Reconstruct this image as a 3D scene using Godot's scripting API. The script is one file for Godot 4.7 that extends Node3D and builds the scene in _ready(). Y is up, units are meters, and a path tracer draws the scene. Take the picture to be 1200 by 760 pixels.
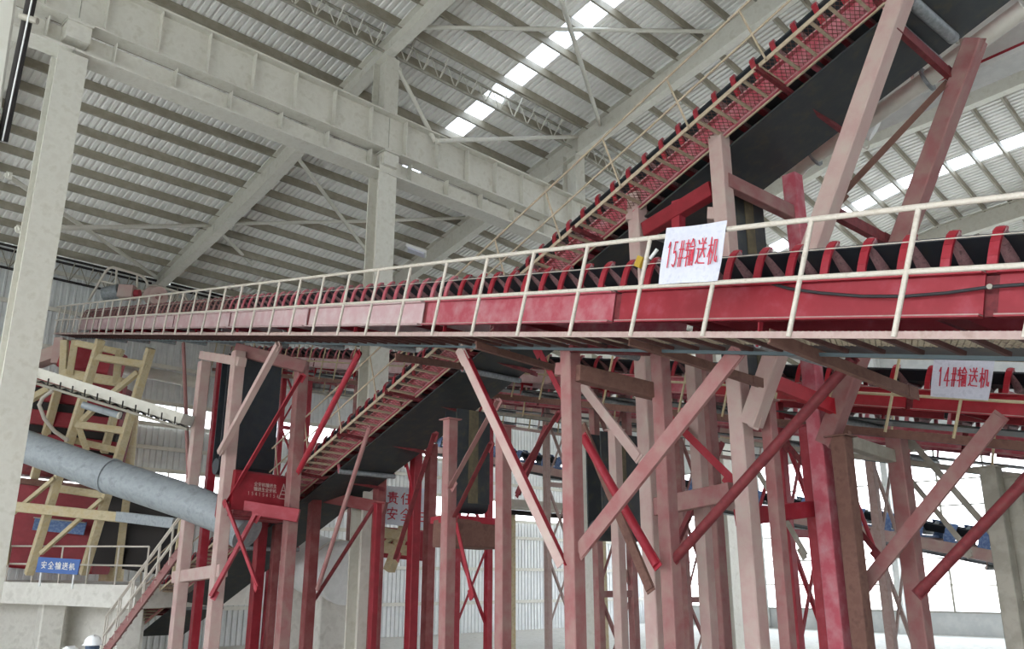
extends Node3D
# Aggregate plant hall: parallel red belt conveyors on steel trestles under a steel roof.
# World: y up, metres; x runs along the hall, -z towards the far eave wall.

var M := {}
var used := {}
var OFF := Vector3.ZERO
const FRAMES := [-13.0, -3.91, 4.75, 13.41, 22.07, 30.73, 39.4, 47.5]

const GROUPS := {"brace": "steel braces between the trestle legs", "cross_bar": "angle bars under the steep belt", "slanted_leg": "pair of slanted conveyor legs",
	"trestle_post": "single posts under the conveyors", "take_up_belt": "hanging take up belts", "braced_bent": "cross braced bents under the far conveyors", "roof_brace": "bracing tubes under the roof",
	"steel_column": "crane columns of the hall", "crane_girder": "crane runway girders", "tie_beam": "tie beams under the crane girders", "roof_rafter": "roof beams", "lattice_truss": "lattice trusses under the roof",
	"person": "workers in white helmets", "cloth_sign": "white cloth signs on the handrails", "belt_conveyor": "parallel belt conveyors", "conveyor_walkway": "walkways along the belt conveyors",
	"conveyor_bent": "bents under the steep conveyor", "counterweight_box": "counterweight boxes", "end_wall_column": "end wall columns", "beam": "beams between the trestles"}

# ---------------------------------------------------------------- helpers
func numbered(n: String) -> String:
	if not used.has(n):
		used[n] = 0
		return n
	used[n] += 1
	return "%s_%03d" % [n, used[n]]

func thing(called: String, label: String, category: String, group := "", at := Vector3.ZERO) -> Node3D:
	var o := Node3D.new()
	o.name = numbered(called)
	add_child(o)
	o.position = at
	o.set_meta("label", label)
	o.set_meta("category", category)
	if group == "":
		group = GROUPS.get(called, "")
	if group != "":
		o.set_meta("group", group)
	OFF = at
	return o

func setting(called: String, label := "") -> Node3D:
	var o := Node3D.new()
	o.name = called
	add_child(o)
	o.set_meta("kind", "structure")
	if label != "":
		o.set_meta("label", label)
	OFF = Vector3.ZERO
	return o

func begin() -> SurfaceTool:
	var st := SurfaceTool.new()
	st.begin(Mesh.PRIMITIVE_TRIANGLES)
	return st

func done(st: SurfaceTool, called: String, mat: Material, parent: Node) -> MeshInstance3D:
	st.generate_normals()
	var m := st.commit()
	return put(m, called, mat, parent)

func put(m: Mesh, called: String, mat: Material, parent: Node) -> MeshInstance3D:
	var mi := MeshInstance3D.new()
	mi.mesh = m
	mi.material_override = mat
	mi.name = called
	parent.add_child(mi, true)
	return mi

func tri(st: SurfaceTool, a: Vector3, b: Vector3, c: Vector3) -> void:
	st.add_vertex(a); st.add_vertex(b); st.add_vertex(c)

func axes(w: Vector3, up: Vector3) -> Array:
	var u := up
	if absf(w.dot(u.normalized())) > 0.96:
		u = Vector3(0.996, 0, 0.089)
		if absf(w.dot(u)) > 0.96:
			u = Vector3(0, 0, 1)
	var y := (u - w * u.dot(w)).normalized()
	return [y.cross(w), y]

# extrude a counter-clockwise profile from a to b
func ext(st: SurfaceTool, pr: PackedVector2Array, a0: Vector3, b0: Vector3, up := Vector3.UP) -> void:
	var a := a0 - OFF
	var b := b0 - OFF
	var w := (b - a).normalized()
	var ax := axes(w, up)
	st.set_smooth_group(-1)
	var n := pr.size()
	var pa := PackedVector3Array()
	var pb := PackedVector3Array()
	for q in pr:
		var d: Vector3 = ax[0] * q.x + ax[1] * q.y
		pa.append(a + d); pb.append(b + d)
	for i in n:
		var j := (i + 1) % n
		tri(st, pa[i], pb[i], pb[j])
		tri(st, pa[i], pb[j], pa[j])
	var t := Geometry2D.triangulate_polygon(pr)
	for k in range(0, t.size(), 3):
		var i0 := t[k]; var i1 := t[k + 1]; var i2 := t[k + 2]
		if (pr[i1] - pr[i0]).cross(pr[i2] - pr[i0]) < 0.0:
			var s := i1
			i1 = i2; i2 = s
		tri(st, pb[i0], pb[i2], pb[i1])
		tri(st, pa[i0], pa[i1], pa[i2])

func tube(st: SurfaceTool, pts: Array, r: float, n := 8, smooth := true) -> void:
	var P := []
	for q in pts:
		P.append(q - OFF)
	var rings := []
	var w0: Vector3 = (P[1] - P[0]).normalized()
	var ax := axes(w0, Vector3.UP)
	var y: Vector3 = ax[1]
	for i in P.size():
		var w: Vector3
		if i == 0: w = (P[1] - P[0]).normalized()
		elif i == P.size() - 1: w = (P[i] - P[i - 1]).normalized()
		else: w = ((P[i] - P[i - 1]).normalized() + (P[i + 1] - P[i]).normalized()).normalized()
		y = (y - w * y.dot(w)).normalized()
		var x := y.cross(w)
		var ring := PackedVector3Array()
		for k in n:
			var an := TAU * k / n
			ring.append(P[i] + (x * cos(an) + y * sin(an)) * r)
		rings.append(ring)
	st.set_smooth_group(0 if smooth else -1)
	for i in rings.size() - 1:
		for k in n:
			var j := (k + 1) % n
			tri(st, rings[i][k], rings[i + 1][k], rings[i + 1][j])
			tri(st, rings[i][k], rings[i + 1][j], rings[i][j])
	st.set_smooth_group(-1)
	for k in range(1, n - 1):
		tri(st, rings[0][0], rings[0][k], rings[0][k + 1])
		var e: PackedVector3Array = rings[-1]
		tri(st, e[0], e[k + 1], e[k])

func V2(l: Array) -> PackedVector2Array:
	var o := PackedVector2Array()
	for i in range(0, l.size(), 2):
		o.append(Vector2(l[i], l[i + 1]))
	return o

func box(w: float, h: float) -> PackedVector2Array:
	var x := w / 2; var y := h / 2
	var c := minf(x, y) * 0.12
	return V2([-x + c, -y, x - c, -y, x, -y + c, x, y - c, x - c, y, -x + c, y, -x, y - c, -x, -y + c])

func flat(w: float, h: float) -> PackedVector2Array:
	var x := w / 2; var y := h / 2
	return V2([-x, -y, x, -y, x, y, -x, y])

func sec_i(w: float, h: float, t := 0.0, f := 0.0) -> PackedVector2Array:
	var x := w / 2; var y := h / 2
	var tw := t if t > 0 else w * 0.06
	var tf := f if f > 0 else h * 0.06
	return V2([-x, -y, x, -y, x, -y + tf, tw, -y + tf, tw, y - tf, x, y - tf, x, y, -x, y, -x, y - tf, -tw, y - tf, -tw, -y + tf, -x, -y + tf])

# channel: web on the -x side, open to +x
func sec_c(w: float, h: float, t := 0.012) -> PackedVector2Array:
	var y := h / 2
	return V2([0, -y, w, -y, w, -y + t, t, -y + t, t, y - t, w, y - t, w, y, 0, y])

func sec_cm(w: float, h: float, t := 0.012) -> PackedVector2Array:
	var y := h / 2
	return V2([0, y, -w, y, -w, y - t, -t, y - t, -t, -y + t, -w, -y + t, -w, -y, 0, -y])

func sec_l(w: float, h: float, t := 0.01) -> PackedVector2Array:
	return V2([0, 0, w, 0, w, t, t, t, t, h, 0, h])

func bar(parent: Node, called: String, a: Vector3, b: Vector3, pr: PackedVector2Array, mat: Material, up := Vector3.UP) -> MeshInstance3D:
	var st := begin()
	ext(st, pr, a, b, up)
	return done(st, called, mat, parent)

func rod(parent: Node, called: String, a: Vector3, b: Vector3, r: float, mat: Material, n := 8) -> MeshInstance3D:
	var st := begin()
	tube(st, [a, b], r, n)
	return done(st, called, mat, parent)

func ground(p: Vector3) -> Vector3:
	return Vector3(p.x, 0.0, p.z)

# a column from a point straight down to the floor with a base plate
func leg(parent: Node, top: Vector3, pr: PackedVector2Array, mat: Material, plate := 0.34, up := Vector3.UP) -> void:
	var m := bar(parent, "leg", ground(top) + Vector3(0, 0.02, 0), top, pr, mat, up)
	var st := begin()
	ext(st, flat(plate, plate), ground(top), ground(top) + Vector3(0, 0.02, 0))
	done(st, "base_plate", mat, m)

# ---------------------------------------------------------------- materials
func plain(c: Color, rough := 0.7, metal := 0.0) -> StandardMaterial3D:
	var m := StandardMaterial3D.new()
	m.albedo_color = c
	m.roughness = rough
	m.metallic = metal
	return m

func mottled(colors: Array, stops: Array, scale: float, rough := 0.75, seed_ := 1, freq := 0.012, metal := 0.0) -> StandardMaterial3D:
	var m := StandardMaterial3D.new()
	var fn := FastNoiseLite.new()
	fn.seed = seed_
	fn.noise_type = FastNoiseLite.TYPE_SIMPLEX_SMOOTH
	fn.frequency = freq
	fn.fractal_octaves = 5
	fn.fractal_gain = 0.6
	var g := Gradient.new()
	g.offsets = PackedFloat32Array(stops)
	var cc := PackedColorArray()
	for c in colors:
		cc.append(c)
	g.colors = cc
	var t := NoiseTexture2D.new()
	t.width = 512; t.height = 512
	t.seamless = true
	t.noise = fn
	t.color_ramp = g
	m.albedo_texture = t
	m.uv1_triplanar = true
	m.uv1_world_triplanar = true
	m.uv1_scale = Vector3.ONE * scale
	m.roughness = rough
	m.metallic = metal
	return m

func hexc(h: String) -> Color:
	return Color.html(h)

func materials() -> void:
	M.steel = mottled([hexc("c9c4b7"), hexc("d0ccc0"), hexc("c1bbac")], [0.2, 0.55, 0.9], 0.35, 0.6, 3)
	M.steel_dark = mottled([hexc("8f8a7d"), hexc("a19b8e")], [0.3, 0.7], 0.4, 0.65, 5)
	M.deck = mottled([hexc("e8e5de"), hexc("eeebe5"), hexc("dfdbd2")], [0.2, 0.55, 0.9], 0.2, 0.4, 7)
	M.purlin = mottled([hexc("8f8776"), hexc("999181")], [0.3, 0.7], 0.4, 0.55, 8)
	M.wall = mottled([hexc("c8c9c7"), hexc("d2d2cf")], [0.3, 0.7], 0.25, 0.6, 9)
	M.wall_white_lit = mottled([hexc("dcdddc"), hexc("e4e4e2")], [0.3, 0.7], 0.25, 0.6, 34)  # pale sheet with the light of the windows put into its colour
	M.concrete = mottled([hexc("cfcac0"), hexc("dad6cc"), hexc("c2bdb2")], [0.25, 0.55, 0.85], 0.25, 0.9, 10)
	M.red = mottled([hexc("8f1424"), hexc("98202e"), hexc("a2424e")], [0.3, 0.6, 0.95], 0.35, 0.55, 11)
	M.red_bright = mottled([hexc("a01020"), hexc("aa1a2a")], [0.3, 0.7], 0.6, 0.5, 12)
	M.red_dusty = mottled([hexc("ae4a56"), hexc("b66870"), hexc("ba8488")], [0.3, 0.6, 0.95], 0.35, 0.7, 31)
	M.pink_dust_haze = mottled([hexc("cca8aa"), hexc("d2b8b8"), hexc("d8c6c4")], [0.3, 0.6, 0.95], 0.35, 0.75, 32)  # pale pink carries both the dust and the haze of distance
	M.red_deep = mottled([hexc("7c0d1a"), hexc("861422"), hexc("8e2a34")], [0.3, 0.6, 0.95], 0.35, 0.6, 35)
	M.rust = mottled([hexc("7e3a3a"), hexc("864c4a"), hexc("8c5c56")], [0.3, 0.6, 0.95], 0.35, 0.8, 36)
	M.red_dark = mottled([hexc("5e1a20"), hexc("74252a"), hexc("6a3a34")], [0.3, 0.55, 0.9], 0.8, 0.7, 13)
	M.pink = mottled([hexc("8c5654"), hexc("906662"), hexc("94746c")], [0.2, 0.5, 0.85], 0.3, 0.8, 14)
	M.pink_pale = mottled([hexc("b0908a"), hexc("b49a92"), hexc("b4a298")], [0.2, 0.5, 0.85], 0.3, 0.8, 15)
	M.edge = mottled([hexc("a48a84"), hexc("ac968e"), hexc("988078")], [0.25, 0.55, 0.85], 0.8, 0.8, 33)
	M.dust = mottled([hexc("5a5240"), hexc("6a6048")], [0.3, 0.7], 0.6, 0.9, 37)
	M.slate = plain(hexc("4c585c"), 0.7)
	M.bearer = mottled([hexc("42241f"), hexc("52302a")], [0.3, 0.7], 0.8, 0.8, 38)
	M.brown = mottled([hexc("6b4a40"), hexc("755448"), hexc("62423a")], [0.25, 0.55, 0.85], 0.5, 0.85, 16)
	M.rail = mottled([hexc("c0b6a8"), hexc("c8c0b4"), hexc("b2a696")], [0.25, 0.55, 0.85], 1.5, 0.6, 17)
	M.rail_tan = mottled([hexc("a8977f"), hexc("b8a68e")], [0.3, 0.7], 1.5, 0.7, 18)
	M.belt = mottled([hexc("20242a"), hexc("262b30"), hexc("2f2d28")], [0.3, 0.55, 0.9], 0.5, 0.55, 19)
	M.belt_dusty = mottled([hexc("22272b"), hexc("2a2e2f"), hexc("3d3a2c")], [0.3, 0.55, 0.85], 0.45, 0.6, 20)
	M.roller = mottled([hexc("8a6264"), hexc("a07c7c"), hexc("5c4444")], [0.25, 0.55, 0.85], 2.0, 0.7, 21)
	M.roller_grey = mottled([hexc("74787a"), hexc("8f9394")], [0.3, 0.7], 1.5, 0.5, 22)
	M.grating = mottled([hexc("8c8068"), hexc("9f947e"), hexc("5e4a40")], [0.3, 0.6, 0.9], 1.2, 0.7, 23)
	M.cream = mottled([hexc("b9a57c"), hexc("c2b494"), hexc("ac9c7c")], [0.25, 0.55, 0.85], 0.5, 0.7, 24)
	M.duct = mottled([hexc("8c9194"), hexc("9aa0a3"), hexc("7b8082")], [0.25, 0.55, 0.85], 0.5, 0.5, 25)
	M.cloth = mottled([hexc("c4c5cf"), hexc("ccccd6"), hexc("bbbbc6")], [0.25, 0.55, 0.85], 1.2, 0.9, 26)
	M.cloth_blue = mottled([hexc("dbe6f0"), hexc("e6eef6")], [0.3, 0.7], 1.2, 0.9, 27)
	M.ink = plain(hexc("c23a4c"), 0.9)
	M.white = mottled([hexc("d6d6d2"), hexc("dededa")], [0.3, 0.7], 0.6, 0.7, 28)
	M.blue = plain(hexc("3a5f9e"), 0.6)
	M.blue_pale = mottled([hexc("46618f"), hexc("6f85a8")], [0.3, 0.7], 1.5, 0.6, 29)
	M.cable = plain(hexc("2c2c2e"), 0.6)
	M.dark = plain(hexc("2a2624"), 0.9)
	M.yellow = plain(hexc("b8962e"), 0.6)
	M.skin = plain(hexc("b98a6c"), 0.7)
	M.hair = plain(hexc("1c1815"), 0.8)
	M.jacket = mottled([hexc("3a4656"), hexc("465364")], [0.3, 0.7], 1.5, 0.9, 30)
	M.helmet = plain(hexc("ececea"), 0.35)
	var g := StandardMaterial3D.new()
	g.albedo_color = Color(0.95, 0.97, 1.0, 0.08)
	g.transparency = BaseMaterial3D.TRANSPARENCY_ALPHA
	g.roughness = 0.05
	M.glass = g
	var s := StandardMaterial3D.new()
	s.albedo_color = Color(0.97, 0.98, 1.0, 0.16)
	s.transparency = BaseMaterial3D.TRANSPARENCY_ALPHA
	s.roughness = 0.3
	M.skylight = s

# ---------------------------------------------------------------- the light
func camera_and_light() -> void:
	var cam := Camera3D.new()
	cam.name = "camera"
	cam.fov = 41.34
	cam.near = 0.05
	cam.far = 500.0
	cam.position = Vector3(0, 2.6, 0)
	cam.rotation_degrees = Vector3(16.59, -44.678, 0)
	add_child(cam)
	cam.current = true
	var sky_mat := ProceduralSkyMaterial.new()
	sky_mat.sky_top_color = Color(0.80, 0.86, 0.93)
	sky_mat.sky_horizon_color = Color(0.95, 0.96, 0.97)
	sky_mat.sky_curve = 0.2
	sky_mat.ground_bottom_color = Color(0.62, 0.61, 0.58)
	sky_mat.ground_horizon_color = Color(0.85, 0.85, 0.84)
	sky_mat.sky_energy_multiplier = 1.0
	var sky := Sky.new()
	sky.sky_material = sky_mat
	var env := Environment.new()
	env.background_mode = Environment.BG_SKY
	env.sky = sky
	env.background_energy_multiplier = 1.0
	env.tonemap_mode = Environment.TONE_MAPPER_LINEAR
	env.tonemap_exposure = 10.0
	env.sdfgi_enabled = true
	env.ssao_enabled = true
	env.ssil_enabled = true
	var we := WorldEnvironment.new()
	we.name = "world"
	we.environment = env
	add_child(we)

# ---------------------------------------------------------------- the hall
func roof_y(x: float, z: float) -> float:
	var a := 18.3 + 0.24 * (z + 21.0)
	if z > -9.0:
		a = 21.18 - 0.24 * (z + 9.0)
	if x <= 22.07:
		return a
	var b := 19.65 + 0.06 * (z + 10.0)
	if z < -12.0:
		b = 19.53 + 0.2 * (z + 12.0)
	if z > -4.0:
		b = 20.0 - 0.2 * (z + 4.0)
	b -= 0.135 * (x - 30.73)
	if x >= 30.73:
		return b
	return lerpf(a, b, (x - 22.07) / 8.66)

func rp(x: float, z: float, dy := 0.0) -> Vector3:
	return Vector3(x, roof_y(x, z) + dy, z)

const ZS := [-35.6, -30.0, -24.0, -18.0, -12.0, -9.0, -4.0, 1.0, 6.0, 12.0]

func roof() -> void:
	var c := setting("ceiling", "pale corrugated steel roof on light grey purlins")
	# roof panels: ribbed sheets running down the slope
	for b in FRAMES.size() - 1:
		var x0: float = FRAMES[b]
		var x1: float = FRAMES[b + 1]
		for k in 10:
			var has_sky := k == 5 and b >= 3
			var st := begin()
			var dk := begin()
			st.set_smooth_group(-1)
			dk.set_smooth_group(-1)
			var xa := lerpf(x0, x1, k / 10.0)
			var xb := lerpf(x0, x1, (k + 1) / 10.0)
			var prof := []
			var w := xb - xa
			for r in 4:
				var u := r / 4.0
				prof.append_array([[u, 0.0], [u + 0.13, 0.0], [u + 0.16, 0.05], [u + 0.22, 0.05]])
			prof.append([1.0, 0.0])
			for zi in ZS.size() - 1:
				var z0: float = ZS[zi]
				var z1: float = ZS[zi + 1]
				var sk := has_sky and z0 > -24.5 and z0 < 5.0
				var cur := st if sk else dk
				for i in prof.size() - 1:
					var q := []
					for e in [[i, z0], [i + 1, z0], [i + 1, z1], [i, z1]]:
						var xx: float = xa + prof[e[0]][0] * w
						q.append(rp(xx, e[1], prof[e[0]][1]))
					var up := Vector3(0, 0.03, 0)
					tri(cur, q[0], q[1], q[2]); tri(cur, q[0], q[2], q[3])
					tri(cur, q[0] + up, q[2] + up, q[1] + up); tri(cur, q[0] + up, q[3] + up, q[2] + up)
				
			done(dk, "roof_panel", M.deck, c)
			if has_sky:
				done(st, "skylight_panel", M.skylight, c)
		# purlins across the bay
		var z := -34.6
		while z < 11.5:
			var st2 := begin()
			ext(st2, sec_c(0.08, 0.28, 0.02), rp(x0, z, -0.15), rp(x1, z, -0.15))
			done(st2, "purlin", M.purlin, c)
			z += 1.02

func rafter(called: String, label: String, x: float, zs: Array, deep: Array) -> void:
	var o := thing(called, label, "roof beam", "", rp(x, zs[0], -0.3))
	var web := begin()
	var fl := begin()
	for i in zs.size() - 1:
		var a := rp(x, zs[i], -0.26)
		var b := rp(x, zs[i + 1], -0.26)
		var ta: Vector3 = a - OFF
		var tb: Vector3 = b - OFF
		var ba := ta - Vector3(0, deep[i], 0)
		var bb := tb - Vector3(0, deep[i + 1], 0)
		web.set_smooth_group(-1)
		for s in [-0.012, 0.012]:
			var d := Vector3(s, 0, 0)
			if s < 0:
				tri(web, ta + d, tb + d, bb + d); tri(web, ta + d, bb + d, ba + d)
			else:
				tri(web, ta + d, bb + d, tb + d); tri(web, ta + d, ba + d, bb + d)
		ext(fl, flat(0.36, 0.03), a, b)
		ext(fl, flat(0.36, 0.03), ba + OFF, bb + OFF)
	done(web, "web", M.steel, o)
	done(fl, "flange", M.steel, o)
	for i in range(1, zs.size() - 1):
		var a2 := rp(x, zs[i], -0.28)
		bar(o, "stiffener", a2, a2 - Vector3(0, deep[i] - 0.03, 0), flat(0.30, 0.03), M.steel)

func hall() -> void:
	# floor, inside and out
	var f := setting("floor", "grey concrete floor of the hall")
	var st := begin()
	ext(st, flat(170, 0.4), Vector3(20, -0.2, 60), Vector3(20, -0.2, -90))
	done(st, "slab", M.concrete, f)
	roof()
	# far eave wall
	var w := setting("wall_back", "grey corrugated sheet wall under the far eave")
	for band in [[0.0, 5.8], [6.9, 8.75], [9.65, 14.82]]:
		var x := -13.0
		while x < 47.4:
			var sw := begin()
			var x1 := minf(x + 3.0, 47.4)
			var pr := PackedVector2Array()
			var n := 12
			var back := PackedVector2Array()
			for k in n:
				var u := lerpf(x, x1, k / float(n))
				var du := (x1 - x) / n
				pr.append_array([Vector2(u, 0), Vector2(u + du * 0.55, 0), Vector2(u + du * 0.65, 0.035), Vector2(u + du * 0.9, 0.035)])
			pr.append(Vector2(x1, 0))
			for k in range(pr.size() - 1, -1, -1):
				back.append(pr[k] + Vector2(0, -0.03))
			back.append_array(pr)
			# profile lies in plan: x along the wall, y towards the hall
			sw.set_smooth_group(-1)
			for k in back.size():
				var j := (k + 1) % back.size()
				var p := back[k]; var q := back[j]
				var a := Vector3(p.x, band[0], -35.3 + p.y); var b := Vector3(q.x, band[0], -35.3 + q.y)
				var h := Vector3(0, band[1] - band[0], 0)
				tri(sw, a, b + h, b); tri(sw, a, a + h, b + h)
			done(sw, "wall_sheet", M.wall_white_lit if x > 19.0 else M.wall, w)
			x += 3.0
	for y in [1.5, 3.2, 4.9, 5.8, 6.9, 7.8, 8.75, 9.65, 11.2, 12.7, 14.2]:
		bar(w, "girt", Vector3(-13, y, -35.12), Vector3(47.4, y, -35.12), sec_c(0.07, 0.16, 0.02), M.steel)
	for i in 2:
		var win := setting("window_%d" % (i + 1), "long bright strip window in the far corrugated wall")
		var y0: float = [5.8, 8.75][i]
		var y1: float = [6.9, 9.65][i]
		var x := -13.0
		while x < 47.4:
			bar(win, "pane", Vector3(x + 0.03, (y0 + y1) / 2, -35.25), Vector3(x + 1.97, (y0 + y1) / 2, -35.25), flat(0.012, y1 - y0), M.glass)
			bar(win, "mullion", Vector3(x, y0, -35.25), Vector3(x, y1, -35.25), flat(0.06, 0.06), M.steel)
			x += 2.0
	# glazed end wall on the right
	var wr := setting("wall_right", "pale sheet end wall above and below a glazed band")
	for band in [[0.0, 1.1], [9.2, 20.0]]:
		bar(wr, "wall_sheet", Vector3(47.6, (band[0] + band[1]) / 2, -35.3), Vector3(47.6, (band[0] + band[1]) / 2, 12), flat(0.12, band[1] - band[0]), M.wall)
	var win3 := setting("window_3", "tall bright gridded glazing along the right end wall")
	var z := -35.0
	while z < 11.0:
		bar(win3, "pane", Vector3(47.6, 5.15, z + 0.04), Vector3(47.6, 5.15, z + 2.26), flat(0.012, 8.1), M.glass)
		bar(win3, "mullion", Vector3(47.55, 1.1, z), Vector3(47.55, 9.2, z), flat(0.08, 0.1), M.steel_dark)
		z += 2.3
	for y in [1.1, 2.4, 3.7, 5.0, 6.3, 7.6, 9.2]:
		bar(win3, "transom", Vector3(47.5, y, -35.0), Vector3(47.5, y, 11), flat(0.08, 0.07), M.steel_dark)
	# unseen near and left walls, openings shaped to steer the daylight
	var wf := setting("wall_front", "unseen grey sheet wall behind the viewer, high open band shaped for the light")
	bar(wf, "wall_sheet", Vector3(-13, 7.5, 12.2), Vector3(47.4, 7.5, 12.2), flat(0.1, 15.0), M.wall)
	var wl := setting("wall_left", "unseen grey sheet wall at the left above a tall opening shaped for the light")
	bar(wl, "wall_sheet", Vector3(-13.1, 4.7, -35.3), Vector3(-13.1, 4.7, -25), flat(0.1, 9.4), M.wall)
	bar(wl, "wall_sheet", Vector3(-13.1, 15.0, -35.3), Vector3(-13.1, 15.0, 12), flat(0.1, 11.0), M.wall)
	for zz in [-27.0, -18.95]:
		var o := thing("end_wall_column", "pale grey end wall column standing before the glazed wall at %s" % {-27.0: "its far end", -18.95: "the crane girder line"}[zz], "column", "", Vector3(47.1, 0, zz))
		bar(o, "shaft", Vector3(47.1, 0, zz), Vector3(47.1, 16, zz), sec_i(0.35, 0.7), M.white)
		bar(o, "base_plate", Vector3(47.1, 0, zz), Vector3(47.1, 0.03, zz), flat(0.5, 0.9), M.white)

	# crane columns
	for e in [[4.75, "tall grey steel crane column at the left of the hall"], [13.41, "tall grey steel crane column behind the rising conveyor walkway"], [22.07, "tall grey steel crane column partly hidden by the inclined conveyor"], [30.73, "far grey crane column behind the inclined conveyor"]]:
		var x: float = e[0]
		var o := thing("steel_column", e[1], "column", "", Vector3(x, 0, -18.95))
		var top := roof_y(x, -18.95) - 0.9
		bar(o, "lower_shaft", Vector3(x, 0, -18.95), Vector3(x, 13.85 if x < 13 else 14.5, -18.95), sec_i(0.62, 0.54, 0.03, 0.05), M.steel, Vector3(0, 0, 1))
		bar(o, "base_plate", Vector3(x, 0, -18.95), Vector3(x, 0.04, -18.95), flat(0.9, 0.8), M.steel)
		if x > 13:
			bar(o, "upper_shaft", Vector3(x + 0.05, 14.5, -19.1), Vector3(x + 0.05, top, -19.1), sec_i(0.5, 0.66, 0.03, 0.04), M.steel, Vector3(0, 0, 1))
		bar(o, "bracket", Vector3(x, 14.34, -19.1), Vector3(x, 14.34, -18.55), box(0.52, 0.4), M.steel)
		bar(o, "cap_plate", Vector3(x, 14.57, -19.3), Vector3(x, 14.57, -18.5), flat(0.56, 0.05), M.steel)
	# crane girders and tie beams bay by bay
	var gl := ["at the left column", "between the left and middle columns", "from the middle column to the inclined conveyor", "behind the inclined conveyor"]
	for b in 4:
		var x0: float = FRAMES[b + 1] + 0.01
		var x1: float = FRAMES[b + 2] - 0.01
		var o := thing("crane_girder", "deep grey crane runway girder with web stiffeners " + gl[b], "crane girder", "", Vector3(x0, 14.62, -18.75))
		bar(o, "web", Vector3(x0, 15.22, -18.75), Vector3(x1, 15.22, -18.75), flat(0.03, 1.16), M.steel)
		bar(o, "top_flange", Vector3(x0, 15.82, -18.75), Vector3(x1, 15.82, -18.75), flat(0.5, 0.05), M.steel)
		bar(o, "bottom_flange", Vector3(x0, 14.64, -18.75), Vector3(x1, 14.64, -18.75), flat(0.42, 0.05), M.steel)
		bar(o, "crane_rail", Vector3(x0, 15.90, -18.75), Vector3(x1, 15.90, -18.75), sec_i(0.09, 0.12), M.steel_dark)
		for k in 7:
			var xx := lerpf(x0, x1, k / 7.0 + 0.06)
			bar(o, "stiffener", Vector3(xx, 14.67, -18.64), Vector3(xx, 15.8, -18.64), flat(0.02, 0.19), M.steel, Vector3(0, 0, 1))
		var t := thing("tie_beam", "lower grey tie beam with recessed web under the crane girder " + gl[b], "beam", "", Vector3(x0, 13.95, -18.95))
		bar(t, "web", Vector3(x0, 14.25, -18.95), Vector3(x1, 14.25, -18.95), flat(0.03, 0.56), M.steel)
		bar(t, "bottom_flange", Vector3(x0, 13.95, -18.95), Vector3(x1, 13.95, -18.95), flat(0.6, 0.06), M.steel)
		for k in 6:
			var xx := lerpf(x0, x1, k / 6.0 + 0.1)
			bar(t, "stiffener", Vector3(xx, 13.98, -18.82), Vector3(xx, 14.55, -18.82), flat(0.02, 0.22), M.steel, Vector3(0, 0, 1))
	# roof beams
	rafter("roof_rafter", "grey tapered roof beam sloping down to the far eave beside the middle column", 13.41, [-34.9, -30.0, -26.0, -22.0, -18.95, -15.0, -9.0, -2.0, 6.0, 11.5], [0.45, 0.75, 0.85, 0.7, 0.5, 0.75, 0.9, 0.9, 0.8, 0.7])
	rafter("roof_rafter", "grey tapered roof beam behind the red inclined conveyor", 22.07, [-34.9, -30.0, -26.0, -22.0, -18.95, -15.0, -9.0, -2.0, 6.0, 11.5], [0.45, 0.75, 0.85, 0.85, 0.8, 0.85, 0.9, 0.9, 0.8, 0.7])
	rafter("roof_rafter", "grey roof beam above the slanted legs at the right edge", 30.73, [-34.9, -26.0, -18.95, -12.0, -9.0, -4.0, 1.0, 6.0, 11.5], [0.45, 0.8, 0.8, 0.7, 0.75, 0.7, 0.7, 0.8, 0.7])
	rafter("roof_rafter", "far grey roof beam low above the near conveyor belt at right", 39.4, [-34.9, -26.0, -18.95, -12.0, -9.0, -4.0, 1.0, 6.0, 11.5], [0.45, 0.8, 0.8, 0.8, 0.8, 0.7, 0.7, 0.8, 0.7])
	rafter("roof_rafter", "grey roof beam over the left crane column, outside the view above", 4.75, [-34.9, -30.0, -26.0, -22.0, -18.95, -15.0, -9.0, -2.0, 6.0, 11.5], [0.45, 0.75, 0.85, 0.7, 0.5, 0.75, 0.9, 0.9, 0.8, 0.7])
	# lattice trusses along the hall
	lattice("lattice_truss", "thin grey lattice truss along the column tops left of the middle column", Vector3(4.9, 18.05, -18.9), Vector3(13.2, 18.05, -18.9), 0.62, 12)
	lattice("lattice_truss", "thin grey lattice truss crossing the bright skylight strip", Vector3(13.7, 18.05, -18.9), Vector3(21.8, 18.05, -18.9), 0.62, 12)
	lattice("lattice_truss", "thin grey lattice truss ending behind the inclined conveyor handrail", Vector3(22.3, 17.9, -18.9), Vector3(30.4, 17.2, -18.9), 0.62, 12)
	lattice("lattice_truss", "thin grey lattice truss near the roof ridge at the top", Vector3(13.7, 19.9, -9.6), Vector3(21.8, 19.9, -9.6), 0.7, 12)
	lattice("lattice_truss", "dark lattice truss along the far eave left of the sloping roof beam", Vector3(-3.8, 13.75, -34.6), Vector3(13.1, 13.75, -34.6), 0.7, 24, M.steel_dark, M.dark)
	lattice("lattice_truss", "dark lattice truss along the far eave right of the sloping roof beam", Vector3(13.7, 13.75, -34.6), Vector3(30.4, 13.75, -34.6), 0.7, 24, M.steel_dark, M.dark)
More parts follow.
